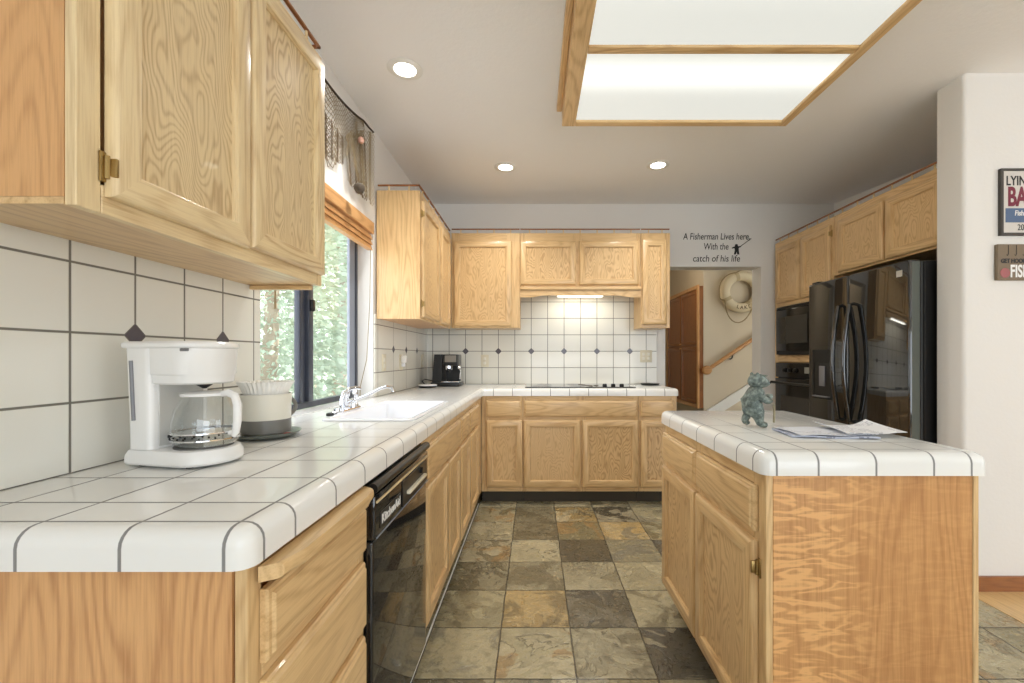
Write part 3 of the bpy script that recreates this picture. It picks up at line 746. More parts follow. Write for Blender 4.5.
part('hinge_cover', box(FXF+.02, FXF+.09, 3.12, 3.185, 1.691, 1.705, .003, 1), M_BLACK2, dfz)

# ------------------------------------------------------------------ ceiling lights
c = thing('ceiling_light', 'large oak-framed fluorescent light box on the ceiling', 'ceiling light', (.78, 1.3, CE))
ZB = 2.459; X0, X1 = .151, 1.41; YN, YF = .155, 2.44
bars = [1.843-.5575*k for k in (0, 1, 2)]
bm = bmesh.new()
add_box(bm, X0, X0+.074, YN, YF, ZB, CE-.002, .003, 1, 0); add_box(bm, X1-.045, X1, YN, YF, ZB, CE-.002, .003, 1, 0)
add_box(bm, X0+.0745, X1-.0455, YF-.042, YF, ZB, CE-.002, .003, 1, 1); add_box(bm, X0+.0745, X1-.0455, YN, YN+.042, ZB, CE-.002, .003, 1, 1)
part('frame', bm, [OAK[1], OAK[0]], c)
part('side_trim', box(X0-.03, X0-.0005, YN, YF, CE-.035, CE-.002, .004, 2), OAK[1], c); part('side_trim', box(X1+.0005, X1+.02, YN, YF, CE-.03, CE-.002, .004, 2), OAK[1], c)
for y in bars: part('crossbar', box(X0+.0745, X1-.0455, y-.022, y+.022, ZB+.004, ZB+.035, .004, 2), OAK[0], c)
eds = [YN+.043]+[b for y in sorted(bars) for b in (y-.0225, y+.0225)]+[YF-.043]
for k in range(0, len(eds), 2):
    part('diffuser', box(X0+.0745, X1-.0455, eds[k], eds[k+1], ZB+.014, ZB+.018), M_DIFF, c, 'ribbed white diffuser panel', smooth=0)
    ym = (eds[k]+eds[k+1])/2
    part('fluorescent_tube', tube([(X0+.12, ym, ZB+.062), (X1-.12, ym, ZB+.062)], .014, 12), M_TUBE, c)
for (x, y), lb in zip(((-.637, 2.128), (-.219, 3.225), (.904, 3.19)), ('recessed ceiling spotlight near the window net', 'recessed ceiling spotlight above the hob, left of the pair', 'recessed ceiling spotlight nearest the doorway, right of the pair')):
    c = thing('recessed_light', lb, 'ceiling light', (x, y, CE), 'recessed ceiling spotlights')
    part('trim_ring', lathe((x, y, CE), [(.052, -.001), (.054, -.006), (.078, -.006), (.084, -.002), (.084, -.0005), (.052, -.0005)], 32), M_TRIMW, c)
    part('lamp', lathe((x, y, CE), [(.0, -.008), (.03, -.0075), (.05, -.0035), (.051, -.0012), (.0, -.001)], 24), M_CAN, c)
    light('spot_glow', 'SPOT', (x, y, CE-.02), 52, (1, .97, .92), (0, 0, 0), spot_size=2.3, spot_blend=.8, shadow_soft_size=.05)
light('hall_glow', 'POINT', (1.45, 5.3, 2.3), 8, (1, .86, .66), shadow_soft_size=.12)

# ------------------------------------------------------------------ sink and faucet
def rrect(x0, x1, y0, y1, r, z, n=6):
    out = []
    for cx, cy, a in ((x1-r, y1-r, 0), (x0+r, y1-r, PI/2), (x0+r, y0+r, PI), (x1-r, y0+r, 1.5*PI)):
        for k in range(n+1): out.append((cx+r*math.cos(a+k/n*PI/2), cy+r*math.sin(a+k/n*PI/2), z))
    return out
def loft(bm, loops, cap0=False, cap1=True):
    R = [[bm.verts.new(p) for p in l] for l in loops]
    for A, B in zip(R, R[1:]):
        n = len(A)
        for k in range(n): bm.faces.new((A[k], A[(k+1) % n], B[(k+1) % n], B[k]))
    if cap1: bm.faces.new(R[-1])
    if cap0: bm.faces.new(R[0][::-1])
s = thing('kitchen_sink', 'white enamel sink set into the tiled worktop below the window', 'sink', (-.65, 2.045, .75))
bm = bmesh.new(); a = (-.82, -.485, 1.69, 2.385); lp = []
for d, z, r in ((-.014, .9148, .03), (-.013, .920, .03), (-.006, .923, .03), (.006, .922, .03), (.013, .914, .032), (.016, .86, .035), (.022, .78, .05), (.04, .752, .06), (.08, .748, .04)):
    lp.append(rrect(a[0]+d, a[1]-d, a[2]+d, a[3]-d, r, z))
loft(bm, lp); part('basin', bm, M_ENAMEL, s)
part('drain', lathe((-.65, 2.05, .7485), [(.0, .003), (.03, .003), (.042, .004), (.044, .0005)], 24), M_CHROME, s)
f_ = thing('faucet', 'chrome kitchen faucet with long spout behind the sink', 'faucet', (-.86, 1.98, .9145))
lp = [rrect(-.884, -.838, 1.87, 2.11, .022, z) for z in (.9148, .923)]+[rrect(-.88, -.842, 1.875, 2.105, .018, .928)]
bm = bmesh.new(); loft(bm, lp, True); part('base_plate', bm, M_CHROME, f_)
part('body', lathe((-.862, 1.975, .928), [(.021, 0), (.021, .008), (.014, .016), (.014, .052), (.018, .058), (.018, .074), (.012, .082), (0, .084)], 20), M_CHROME, f_)
part('spout', tube([(-.862, 1.975, .95), (-.845, 1.975, .956), (-.76, 1.972, .99), (-.70, 1.97, 1.020), (-.672, 1.97, 1.028), (-.648, 1.97, 1.024), (-.643, 1.97, 1.004)], [.008, .008, .0072, .0072, .0075, .009, .0095], 12), M_CHROME, f_)
part('lever', tube([(-.862, 1.94, .929), (-.862, 1.938, .975), (-.856, 1.948, 1.005), (-.842, 1.972, 1.019), (-.828, 2.005, 1.021), (-.818, 2.03, 1.016)], [.010, .009, .009, .009, .009, .007], 12), M_CHROME, f_)
part('side_sprayer', lathe((-.86, 2.078, .928), [(.015, 0), (.013, .010), (.009, .016), (.010, .044), (.013, .062), (.011, .08), (.0, .084)], 16), M_CHROME, f_)
part('cap_button', lathe((-.862, 1.89, .928), [(.014, 0), (.013, .012), (0, .014)], 16), M_CHROME, f_)
part('soap_cap', lathe((-.866, 1.835, .9148), [(.016, 0), (.016, .010), (.010, .013), (0, .014)], 16), M_BLACK2, None)
tag(bpy.data.objects['soap_cap'], 'small dark round hole cover on the worktop beside the faucet', 'cover')

# ------------------------------------------------------------------ coffee maker
def coffee_maker():
    """built about its own axis (front = +x), then turned a little towards the room"""
    c = thing('coffee_maker', 'white drip coffee maker with glass carafe on the tiled worktop', 'coffee maker', (-.812, 1.032, .914))
    XF.append(Matrix.Translation((-.812, 1.032, .9148)) @ Matrix.Rotation(math.radians(-12), 4, 'Z') @ Matrix.Diagonal((.88, .88, 1, 1)))
    def outline(xb, xf, hw, zz, n=16):
        pts = [(xb, hw, zz), (xb, -hw, zz)]; r = hw*.8; xm = xf-r
        for k in range(n+1):
            a = -PI/2+PI*k/n; pts.append((xm+r*math.cos(a), hw*math.sin(a), zz))
        return pts
    bm = bmesh.new(); loft(bm, [outline(-.113, .116, .082, .005), outline(-.116, .120, .086, .010), outline(-.115, .119, .085, .026), outline(-.112, .112, .079, .037), outline(-.11, .106, .075, .039)], True)
    base = part('base', bm, M_WPLAST, c)
    part('hot_plate', lathe((.036, 0, .0392), [(.066, 0), (.066, .003), (.058, .0038), (0, .0038)], 36), flat('hot_plate_grey', lin(96, 94, 90), .4), base)
    for x, y in ((-.09, -.06), (-.09, .06), (.06, -.06), (.06, .06)): part('foot', lathe((x, y, .0), [(.008, 0), (.008, .005), (0, .005)], 10), M_BLACK2, base)
    bm = bmesh.new(); loft(bm, [rrect(-.113, -.040, -.080, .080, .014, .0392), rrect(-.114, -.040, -.0805, .0805, .014, .10), rrect(-.120, -.038, -.085, .085, .016, .268)], True)
    tw = part('water_tower', bm, M_WPLAST, c)
    part('water_gauge', tube([(-.090-.004*k/8, -.0812-.0032*k/8, .105+.135*k/8) for k in range(9)], .0052, 10), M_GPLAST, tw, 'grey water gauge strip')
    part('back_panel', box(-.0395, -.0365, -.06, .06, .045, .19, .001, 1), NT('pale_grey_plastic').set(col=lin(196, 194, 188), rough=.3), tw)
    bm = bmesh.new(); loft(bm, [outline(-.0375, .086, .070, .186), outline(-.0375, .093, .076, .190), outline(-.0375, .095, .078, .206), outline(-.0375, .097, .082, .2095), outline(-.0375, .099, .084, .268)], True)
    hd = part('brew_head', bm, M_WPLAST, c)
    bm = bmesh.new(); loft(bm, [outline(-.120, .101, .086, .2685), outline(-.122, .104, .0885, .272), outline(-.122, .103, .088, .279), outline(-.116, .097, .082, .2835)], True)
    part('lid', bm, M_WPLAST, c)
    part('lid_latch', box(.06, .085, -.086, -.082, .261, .2675, .001, 1), M_GPLAST, hd)
    part('drip_valve', lathe((.036, 0, .174), [(.004, 0), (.017, .008), (.02, .0115), (0, .0118)], 16), M_BLACK2, hd)
    ca = part('carafe', lathe((.042, 0, .0435), [(.0, .0), (.064, .001), (.072, .007), (.0765, .03), (.076, .055), (.069, .084), (.057, .106), (.054, .114)], 44), M_CARAFE, c, 'clear glass carafe')
    part('carafe_rim', lathe((.042, 0, .158), [(.050, 0), (.0565, .0), (.0575, .006), (.048, .009), (.02, .0105), (0, .0105)], 36), M_WPLAST, ca)
    for zz in (.058, .074): part('carafe_band', lathe((.042, 0, zz), [(.0768, 0), (.0776, .0), (.0776, .003), (.0768, .003), (.0768, 0)], 44), M_CHROME, ca)
    bm = bmesh.new()
    for k in range(11):
        a = -PI/2+(k-5)*.22
        for j in (0, 1, 2):
            if (k*7+j*3) % 5 < 3:
                a2 = a+.05*j; add_box(bm, .042+.0775*math.cos(a2)-.002, .042+.0775*math.cos(a2)+.002, .0775*math.sin(a2)-.001, .0775*math.sin(a2)+.001, .063+.003*j, .067+.003*j)
    part('cup_marks', bm, M_BLACK2, ca, 'dark measuring marks')
    hp = [(.094, 0, .162), (.114, 0, .165), (.134, 0, .158), (.142, 0, .138), (.142, 0, .10), (.137, 0, .075), (.130, 0, .066)]
    bm = tube(hp, [.007, .009, .010, .0105, .010, .009, .006], 12); add_tube(bm, [(.134, 0, .073), (.118, 0, .072)], .006, 10)
    part('carafe_handle', bm, M_WPLAST, ca)
    XF.pop()
coffee_maker()

# ------------------------------------------------------------------ crock, filters and dish
cx, cy = -.838, 1.352
tag(part('spoon_dish', lathe((cx, cy, .9148), [(0, .001), (.06, .001), (.085, .006), (.096, .014), (.0985, .018), (.093, .017), (.082, .0095), (.0, .0095)], 40), M_DISH), 'grey-green round dish under the filter crock', 'dish')
part('glaze_patch', lathe((cx+.075, cy-.012, .9265), [(0, .004), (.010, .003), (.016, 0)], 12), M_RED, bpy.data.objects['spoon_dish'], 'reddish spot on the rim')
k = thing('stoneware_crock', 'cream stoneware crock with grey lower band behind the coffee maker', 'crock', (cx, cy, .9265))
part('body', lathe((cx, cy, .9246), [(0, 0), (.056, .0), (.066, .006), (.068, .046), (.0685, .048), (.070, .10), (.072, .125), (.069, .125), (.066, .05), (0, .012)], 40), M_CERAM, k)
part('band', lathe((cx, cy, .931), [(.0682, 0), (.0697, .0), (.0697, .04), (.0687, .041), (.0682, 0)], 40), M_CERAMG, k, 'dark grey glazed band')
part('handle', tube([(cx+.036+.013*math.sin(PI*q/10), cy+.058+.022*math.sin(PI*q/10), 1.036-.066*q/10) for q in range(11)], .006, 10), M_CERAMG, k)
wob = lambda j, q: .0 if j < 2 else .03*(1 if q % 2 else -1)*(j-1)/3
tag(part('coffee_filters', lathe((cx, cy, 1.051), [(0, -.02), (.052, -.02), (.061, .0), (.067, .018), (.077, .036), (.074, .036), (.064, .018), (.0, .012)], 72, wob=wob), M_FILTER, smooth=.3), 'stack of white fluted paper coffee filters in the stoneware crock', 'coffee filters')

# ------------------------------------------------------------------ espresso machine and disc
e = thing('espresso_machine', 'small black espresso machine in the far corner of the worktop', 'espresso machine', (-.755, 3.75, .914))
x0, x1 = -.865, -.655; z = .9148; ya, yb = 3.66, 3.86
part('base', box(x0-.01, x1+.02, ya-.03, yb, z, z+.035, .006, 2), M_BLACK2, e)
part('tower', prism([(x0-.005, z+.036), (x0+.075, z+.036), (x0+.085, z+.27), (x0+.015, z+.27)], ya, yb, 1), M_BLACK2, e)
part('brew_head', box(x0+.086, x1, ya, yb, z+.175, z+.27, .006, 2), M_BLACK2, e)
part('face_plate', box(x0+.105, x1-.01, ya-.005, ya-.0005, z+.205, z+.262, .001, 1), flat('brushed_grey_plate', lin(128, 122, 112), .35, .6), e)
part('backsplash', box(x0+.086, x1, yb-.05, yb, z+.036, z+.174), M_BLACK2, e)
part('drip_tray', box(x0+.08, x1+.015, ya-.028, ya+.08, z+.036, z+.044, .002, 1), M_CHROME, e)
part('group_collar', lathe((x0+.13, ya+.03, z+.135), [(.026, 0), (.033, .005), (.033, .039), (0, .0395)], 20), M_CHROME, e)
bm = tube([(x0+.13, ya+.0, z+.145), (x0+.155, ya-.05, z+.142), (x0+.17, ya-.10, z+.136)], [.010, .009, .012], 12)
part('portafilter_handle', bm, M_BLACK2, e)
part('steam_knob', lathe((x1+.0005, ya+.04, z+.16), [(.018, 0), (.02, .01), (.016, .02), (0, .022)], 16, axis=0), M_CHROME, e)
part('steam_wand', tube([(x1+.01, ya+.04, z+.155), (x1+.022, ya+.03, z+.13), (x1+.018, ya+.02, z+.06)], .005, 8), M_CHROME, e)
bm = tube([(x0+.006, 3.80, z+.03), (-.93, 3.82, z+.045), (-.962, 3.78, z+.055), (-.968, 3.72, z+.04), (-.93, 3.68, z+.012), (-.885, 3.72, z+.01)], .0045, 8)
part('power_cord', bm, M_BLACK2, e)
o = thing('scale_disc', 'flat round black disc with white rim left of the espresso machine', 'disc', (-.86, 3.5, .914))
part('pan', lathe((-.875, 3.535, .9148), [(0, 0), (.066, 0), (.074, .010), (.074, .016), (0, .016)], 32), M_BLACK2, o)
part('rim', lathe((-.875, 3.535, .9309), [(0, 0), (.076, 0), (.0775, .007), (.072, .010), (0, .010)], 32), M_ENAMEL, o, 'white top')

# ------------------------------------------------------------------ hob and things on the back worktop
o = thing('cooktop', 'flat black glass cooktop with knobs on the back worktop', 'cooktop', (.38, 3.72, .914))
part('glass', box(-.08, .815, 3.50, 3.94, .9148, .922, .002, 1), M_BLACK, o)
for x in (.575, .645, .715): part('knob', lathe((x, 3.58, .9222), [(.018, 0), (.019, .012), (.014, .02), (0, .021)], 18), M_BLACK2, o)
for x, y, r in ((.06, 3.62, .085), (.08, 3.83, .065), (.36, 3.82, .085), (.35, 3.62, .065)): part('burner_ring', lathe((x, y, .9221), [(r, 0), (r, .0004), (r-.004, .0004), (r-.004, 0), (r, 0)], 40), M_GPLAST, o)
o = thing('serving_spoon', 'dark metal serving spoon lying on the cooktop glass', 'spoon', (.45, 3.6, .9225))
part('handle', tube([(.36, 3.60, .934), (.42, 3.57, .930), (.47, 3.55, .927)], [.004, .004, .005], 8), M_HINGE, o)
part('bowl', lathe((.497, 3.54, .9235), [(0, 0), (.014, .002), (.024, .009), (.022, .010), (.0, .004)], 20), M_HINGE, o)
o = part('shallow_tray', lathe((1.02, 3.85, .9148), [(0, 0), (.07, 0), (.082, .008), (.084, .014), (.078, .012), (.06, .006), (0, .006)], 32), M_BLACK2)
tag(o, 'low dark round tray on the worktop end beside the doorway', 'tray')

# ------------------------------------------------------------------ outlets
def outlet(facing, plane, u, v, wd, ht, label, n=1, plug=None):
    o = thing('wall_outlet', label, 'outlet', F(facing, plane)(u, v, 0), 'wall outlets on the tile')
    P = F(facing, plane)
    def b(u0, u1, v0, v1, w0, w1, bev):
        p, q = P(u0, v0, w0), P(u1, v1, w1); return box(*[f(p[i], q[i]) for i in range(3) for f in (min, max)], bev, 2)
    pl = part('cover_plate', b(u-wd/2, u+wd/2, v-ht/2, v+ht/2, .0005, .006, .002), M_ALMOND, o)
    for k in range(n):
        uc = u+(k-(n-1)/2)*.048
        for dv in (-.02, .02): part('socket', b(uc-.012, uc+.012, v+dv-.013, v+dv+.013, .0062, .0085, .002), M_CERAM, pl)
    if plug:
        g = thing(*plug, P(u, v, .03), None)
        part('body', b(u-.02, u+.025, v-.005, v+.05, .009, .045, .006), M_WPLAST, g)
        part('lens', b(u-.012, u+.014, v-.034, v-.006, .009, .035, .006), M_ENAMEL, g)
outlet('+x', -.991, 2.837, 1.125, .072, .112, 'almond outlet plate on the tile nearest the window edge')
outlet('+x', -.991, 3.20, 1.125, .072, .112, 'almond outlet plate behind the white plug-in light', plug=('plug_in_light', 'white plug-in night light in the outlet left of the espresso machine', 'night light'))
outlet('+x', -.991, 3.80, 1.13, .072, .112, 'almond outlet plate in the corner just above the espresso machine')
outlet('-y', 3.991, -.461, 1.128, .072, .112, 'single almond outlet plate on the back tile right of the espresso machine')
outlet('-y', 3.991, 1.02, 1.17, .108, .112, 'double almond outlet plate on the back tile beside the doorway', 2)

# ------------------------------------------------------------------ bamboo shade and net over the window
s = thing('bamboo_shade', 'raised bamboo roman shade with wooden valance at the top of the window', 'window shade', (-1.0, 2.12, 1.9))
part('valance', box(-1.018, -.985, 1.575, 2.662, 1.915, 1.985, .003, 1), OAK_SIDE[1], s)
bm = bmesh.new()
for k in range(9): add_box(bm, -1.025+.002*(k % 2), -.992-.004*(k % 3), 1.58, 2.655, 1.815+k*.0107, 1.823+k*.0107, .002, 1)
part('folded_slats', bm, OAK_SIDE[1], s)
part('lift_cord', tube([(-1.0, 2.64, 1.83), (-1.003, 2.635, 1.5), (-1.012, 2.61, 1.15), (-1.03, 2.56, .99), (-1.02, 2.53, .935)], .0022, 6), M_ROPE, s)
part('pull_tassel', tube([(-.985, 1.645, 1.82), (-.985, 1.645, 1.43), (-.985, 1.645, 1.345)], [.0012, .003, .005], 8), M_ROPE, s)

def net_sheet(fn, nu, nv):
    """diamond mesh of thin twine over the surface fn(s,t)"""
    bm = bmesh.new(); g = {}
    def V(i, j):
        if (i, j) not in g: g[i, j] = bm.verts.new(fn(i/nu, j/nv))
        return g[i, j]
    for i in range(nu+1):
        for j in range(nv+1):
            if (i+j) % 2 == 0 and 0 < i < nu and 0 <= j < nv-1:
                pass
            if (i+j) % 2 == 0 and i+1 <= nu and i-1 >= 0 and j+2 <= nv:
                bm.faces.new((V(i, j), V(i+1, j+1), V(i, j+2), V(i-1, j+1)))
    return bm
def add_wire(o, th):
    m = o.modifiers.new('twine', 'WIREFRAME'); m.thickness = th; m.use_replace = True; m.use_even_offset = False; m.use_boundary = True
n_ = thing('fishing_net', 'brown fishing net draped on the wall above the window', 'net', (-.97, 2.1, 2.3))
def cordz(y): return 2.445+.10*((y-2.06)/.5)**2*.9
def swag(s, t):
    y = 1.58+.89*s; zt = min(cordz(y), 2.53)
    zb = 2.05+.40*max(0, (y-2.04)/.43)**1.2 if y > 2.04 else 2.05+.34*max(0, (2.04-y)/.45)**1.3
    z = zt+(zb-zt)*t
    return (-.977+.012*t+.004*math.sin(15*s*PI)*(.3+t), y+.012*t*math.sin(17*s), z-.03*math.sin(PI*t)*math.sin(6*s*PI))
o = part('swag', net_sheet(swag, 44, 26), M_NET, n_, smooth=0, recalc=False); add_wire(o, .0034)
def tail(s, t):
    ya, yb = 2.195+.13*t, 2.60-.05*t; zt = 2.285+.225*s**.8; zb = 2.10-.06*s
    y = ya+(yb-ya)*s
    return (-.962+.005*math.sin(6*s*PI+1.1*t)+.012*t, y, zt+(zb-zt)*t)
o = part('tail', net_sheet(tail, 30, 30), M_NET, n_, smooth=0, recalc=False); add_wire(o, .0034)
o = part('inner_fold', net_sheet(lambda s, t: (-.972+.004*math.sin(7*s*PI), 2.215+.26*s+.04*t, 2.30+.13*s-(.23+.14*s)*t), 26, 26), M_NETD, n_, smooth=0, recalc=False); add_wire(o, .0036)
o = part('gathered_fold', net_sheet(lambda s, t: (-.968+.004*math.sin(7*s*PI), 1.98+.21*s, 2.29-.02*s-(.20-.06*s)*t), 22, 20), M_NETD, n_, smooth=0, recalc=False); add_wire(o, .0036)
part('head_rope', tube([(-.972, 1.58+.055*k, min(cordz(1.58+.055*k), 2.53)) for k in range(17)]+[(-.972, 2.535, 2.505), (-.972, 2.61, 2.515)], .0055, 8), flat('dark_rope', lin(70, 58, 46), .9), n_)
bm = bmesh.new(); add_lathe(bm, (-.94, 2.345, 2.335), [(0, -.02), (.013, -.014), (.018, 0), (.012, .013), (0, .02)], 14)
tag(part('seashell', bm, M_SHELL), 'small pinkish seashell caught in the fishing net', 'shell')
bm = bmesh.new(); add_lathe(bm, (-.915, 2.26, 2.04), [(0, -.026), (.017, -.022), (.027, -.004), (.026, .015), (.015, .026), (0, .028)], 16)
tag(part('cork_float', bm, M_CORK), 'dark cork float hanging in the tail of the fishing net', 'float')

# ------------------------------------------------------------------ wall lettering over the doorway
t_ = thing('wall_lettering', 'black script lettering with a fisherman silhouette above the doorway', 'lettering', (1.65, 4.0, 2.15))
def px(u, v, Y): return ((u-535)/434*Y, 1.163-(v-357)/434*Y)
def line(s, u0, u1, vb, hpx):
    Y = 3.999; (xa, zb), (xb, _) = px(u0, vb, Y), px(u1, vb, Y)
    bm = text_bm(s, 1., .004, .12, .0005)
    lo, hi = min(v.co.x for v in bm.verts), max(v.co.x for v in bm.verts)
    k = hpx/434*Y/.72
    bmesh.ops.translate(bm, verts=bm.verts, vec=(-(lo+hi)/2, 0, 0))
    bm.transform(Matrix.Diagonal(((xb-xa)/(hi-lo), k, 1, 1)))
    part('lettering', orient(bm, '-y', ((xa+xb)/2, 3.9985, zb)), M_LETTER, t_, smooth=0)
line('A Fisherman Lives here,', 683, 750, 239.5, 6.6); line('With the', 704, 728.5, 249.5, 6.6); line('catch of his life', 693, 740, 261.5, 6.6)
def poly(pts): return prism([px(u, v, 3.999) for u, v in pts], 3.9975, 3.9989, 1)
part('fisherman_figure', poly([(736, 244), (737.6, 244.4), (738, 246.3), (740.5, 246), (741, 247), (738.6, 248), (738.8, 251), (739.3, 254.5), (737.2, 254.5), (736.6, 251.6), (735.8, 254.5), (733.8, 254.5), (734.8, 250), (734.4, 248.2), (731.8, 248.6), (731.8, 247.6), (734.8, 246.4), (735, 244.6)]), M_LETTER, t_, smooth=0)
part('fishing_rod', poly([(739, 247), (751, 238.2), (751.4, 238.7), (739.4, 247.6)]), M_LETTER, t_, smooth=0)

# ------------------------------------------------------------------ signs on the stub wall
s1 = thing('wall_sign', 'framed white sign with red and blue lettering, upper of the two', 'sign', (2.48, 2.15, 1.93), 'fishing signs on the wall')
YS = 2.159
part('frame', cells([2.303, 2.315, 2.668, 2.68], [1.765, 1.777, 2.083, 2.095], {(1, 1)}, YS-.016, YS, 1), flat('weathered_dark_wood', lin(74, 70, 66), .7), s1)
part('board', box(2.316, 2.667, YS-.014, YS-.002, 1.778, 2.082), flat('whitewashed_board', lin(214, 210, 204), .7), s1)
def wtext(s, x, z, size, mat, par, sx=1., bold=0.):
    bm = text_bm(s, size, bold, 0, .0006); lo = min(v.co.x for v in bm.verts)
    bmesh.ops.translate(bm, verts=bm.verts, vec=(-lo, 0, 0))
    part('lettering', orient(bm, '-y', (x, YS-.0148, z), sx), mat, par, smooth=0)
wtext("LYIN'", 2.33, 2.012, .066, M_LETTER, s1, .72, .001); wtext('BASS', 2.338, 1.912, .13, NT('maroon_ink').set(col=lin(122, 36, 58), rough=.6), s1, .6, .004)
part('blue_band', box(2.325, 2.66, YS-.0155, YS-.0142, 1.828, 1.898), NT('blue_ink').set(col=lin(84, 106, 140), rough=.6), s1)
bm = text_bm('Fishing Club', .036, .0006, .1, .0006); lo = min(v.co.x for v in bm.verts); bmesh.ops.translate(bm, verts=bm.verts, vec=(-lo, 0, 0))
part('lettering', orient(bm, '-y', (2.37, YS-.0162, 1.862), .8), M_WPLAST, s1, smooth=0)
wtext('20', 2.385, 1.79, .042, M_LETTER, s1, .8)
s2 = thing('wall_sign', 'brown wooden fishing sign with hooks and bobber, lower of the two', 'sign', (2.45, 2.15, 1.63), 'fishing signs on the wall')
part('board', box(2.283, 2.70, YS-.018, YS, 1.543, 1.72, .002, 1), flat('driftwood_brown', lin(128, 112, 92), .7), s2)
YS2 = YS; YS = YS2-.0045
wtext('FISHING', 2.345, 1.558, .085, M_WPLAST, s2, .62, .002); wtext('GET HOOKED', 2.298, 1.628, .028, M_LETTER, s2, .85, .001)
YS = YS2
for x in (2.335, 2.375, 2.415): part('painted_hook', tube([(x, YS-.0184, 1.715), (x, YS-.0184, 1.672), (x-.004, YS-.0184, 1.664), (x-.010, YS-.0184, 1.668)], .0014, 6), M_LETTER, s2)
part('painted_bobber', lathe((2.318, YS-.0195, 1.578), [(.024, .0), (.024, .0012), (0, .0014)], 24, axis=1), M_RED, s2, 'red and white bobber')

# ------------------------------------------------------------------ papers on the island
def paper_mat(name, tint, seed):
    t = NT(name); v = t.mapping(t.obj(), (seed, seed*2, 0), (1, 1, 1)); x, y, z = t.sep(v)
    ln = t.math('GREATER_THAN', t.math('SINE', t.math('MULTIPLY', y, 620.)), .1)
    wd = t.math('GREATER_THAN', t.noise(t.mapping(v, (0, 0, 0), (90, 260, 1)), 1, 1), .47)
    bl = t.math('GREATER_THAN', t.noise(v, 11, 1), .52)
    f = t.math('MULTIPLY', t.math('MULTIPLY', ln, wd), bl)
    return t.set(col=t.mix(t.math('MULTIPLY', f, .6), tint, lin(96, 100, 122)), rough=.7)
def sheet(name, x, y, w_, d_, rz, z, lift, mat, label, th=.0012, n=16):
    bm = bmesh.new(); R = Matrix.Rotation(rz, 3, 'Z'); g = {}
    for i in range(n+1):
        for j in range(n+1):
            s, q = i/n-.5, j/n-.5
            h = lift*(abs(s)*2)**2.2*(.5+q)+.0015*math.sin(9*s+4*q)+.0016
            p = R @ Vector((s*w_, q*d_, 0)); g[i, j] = bm.verts.new((x+p.x, y+p.y, z+max(0, h)))
    fs = [bm.faces.new((g[i, j], g[i+1, j], g[i+1, j+1], g[i, j+1])) for i in range(n) for j in range(n)]
    r = bmesh.ops.extrude_face_region(bm, geom=fs)
    bmesh.ops.translate(bm, verts=[v for v in r['geom'] if isinstance(v, bmesh.types.BMVert)], vec=(0, 0, th))
    return tag(part(name, bm, mat, smooth=.8), label, 'paper', 'papers on the island')
MP1, MP2, MP3 = paper_mat('newsprint', lin(226, 228, 234), 1.), paper_mat('printed_sheet', lin(238, 239, 242), 4.), paper_mat('blue_grey_print', lin(186, 192, 208), 7.)
sheet('folded_newspaper', .925, 1.395, .25, .15, -.12, .9145, .0, MP3, 'blue-grey folded newspaper under the other papers on the island', .005)
sheet('newspaper_page', .93, 1.40, .24, .15, .02, .9225, .002, MP1, 'printed white page on top of the folded newspaper')
sheet('paper_sheet', 1.045, 1.405, .20, .15, .12, .9265, .02, MP2, 'white printed sheet lying askew, nearest the refrigerator')

# ------------------------------------------------------------------ bear figurine
def skin(name, verts, edges, radii, mat, parent, sub=2, label=None):
    me = bpy.data.meshes.new(name); org = Vector(wpos(parent))
    me.from_pydata([tuple(Vector(v)-org) for v in verts], edges, []); me.materials.append(mat)
    o = bpy.data.objects.new(name, me); COL.objects.link(o); o.parent = parent
    m = o.modifiers.new('skin', 'SKIN'); m.use_smooth_shade = True
    for i, r in enumerate(radii):
        sv = me.skin_vertices[0].data[i]; sv.radius = (r, r) if not isinstance(r, tuple) else r; sv.use_root = (i == 0)
    sb = o.modifiers.new('subdivision', 'SUBSURF'); sb.levels = sub; sb.render_levels = sub
    if label: o['label'] = label
    return o
t = NT('verdigris_stone'); tn = t.noise(t.obj(), 60, 4, .65)
t.bump(t.noise(t.obj(), 140, 3), .5, .003)
M_BEAR = t.set(col=t.ramp(tn, [(.3, lin(58, 66, 62)), (.5, lin(104, 116, 110)), (.72, lin(160, 172, 164))]), rough=.6)
def blob(c, rad, bumps=(), sub=3):
    """an ellipsoid with smooth bumps: (direction, height, sharpness)"""
    bm = bmesh.new(); bmesh.ops.create_icosphere(bm, subdivisions=sub, radius=1)
    for v in bm.verts:
        d = v.co.normalized(); k = 1.
        for b_, h, sh in bumps: k += h*math.exp(sh*(d.dot(Vector(b_).normalized())-1))
        v.co = Vector((d.x*rad[0], d.y*rad[1], d.z*rad[2]))*k+Vector(c)
    return bm
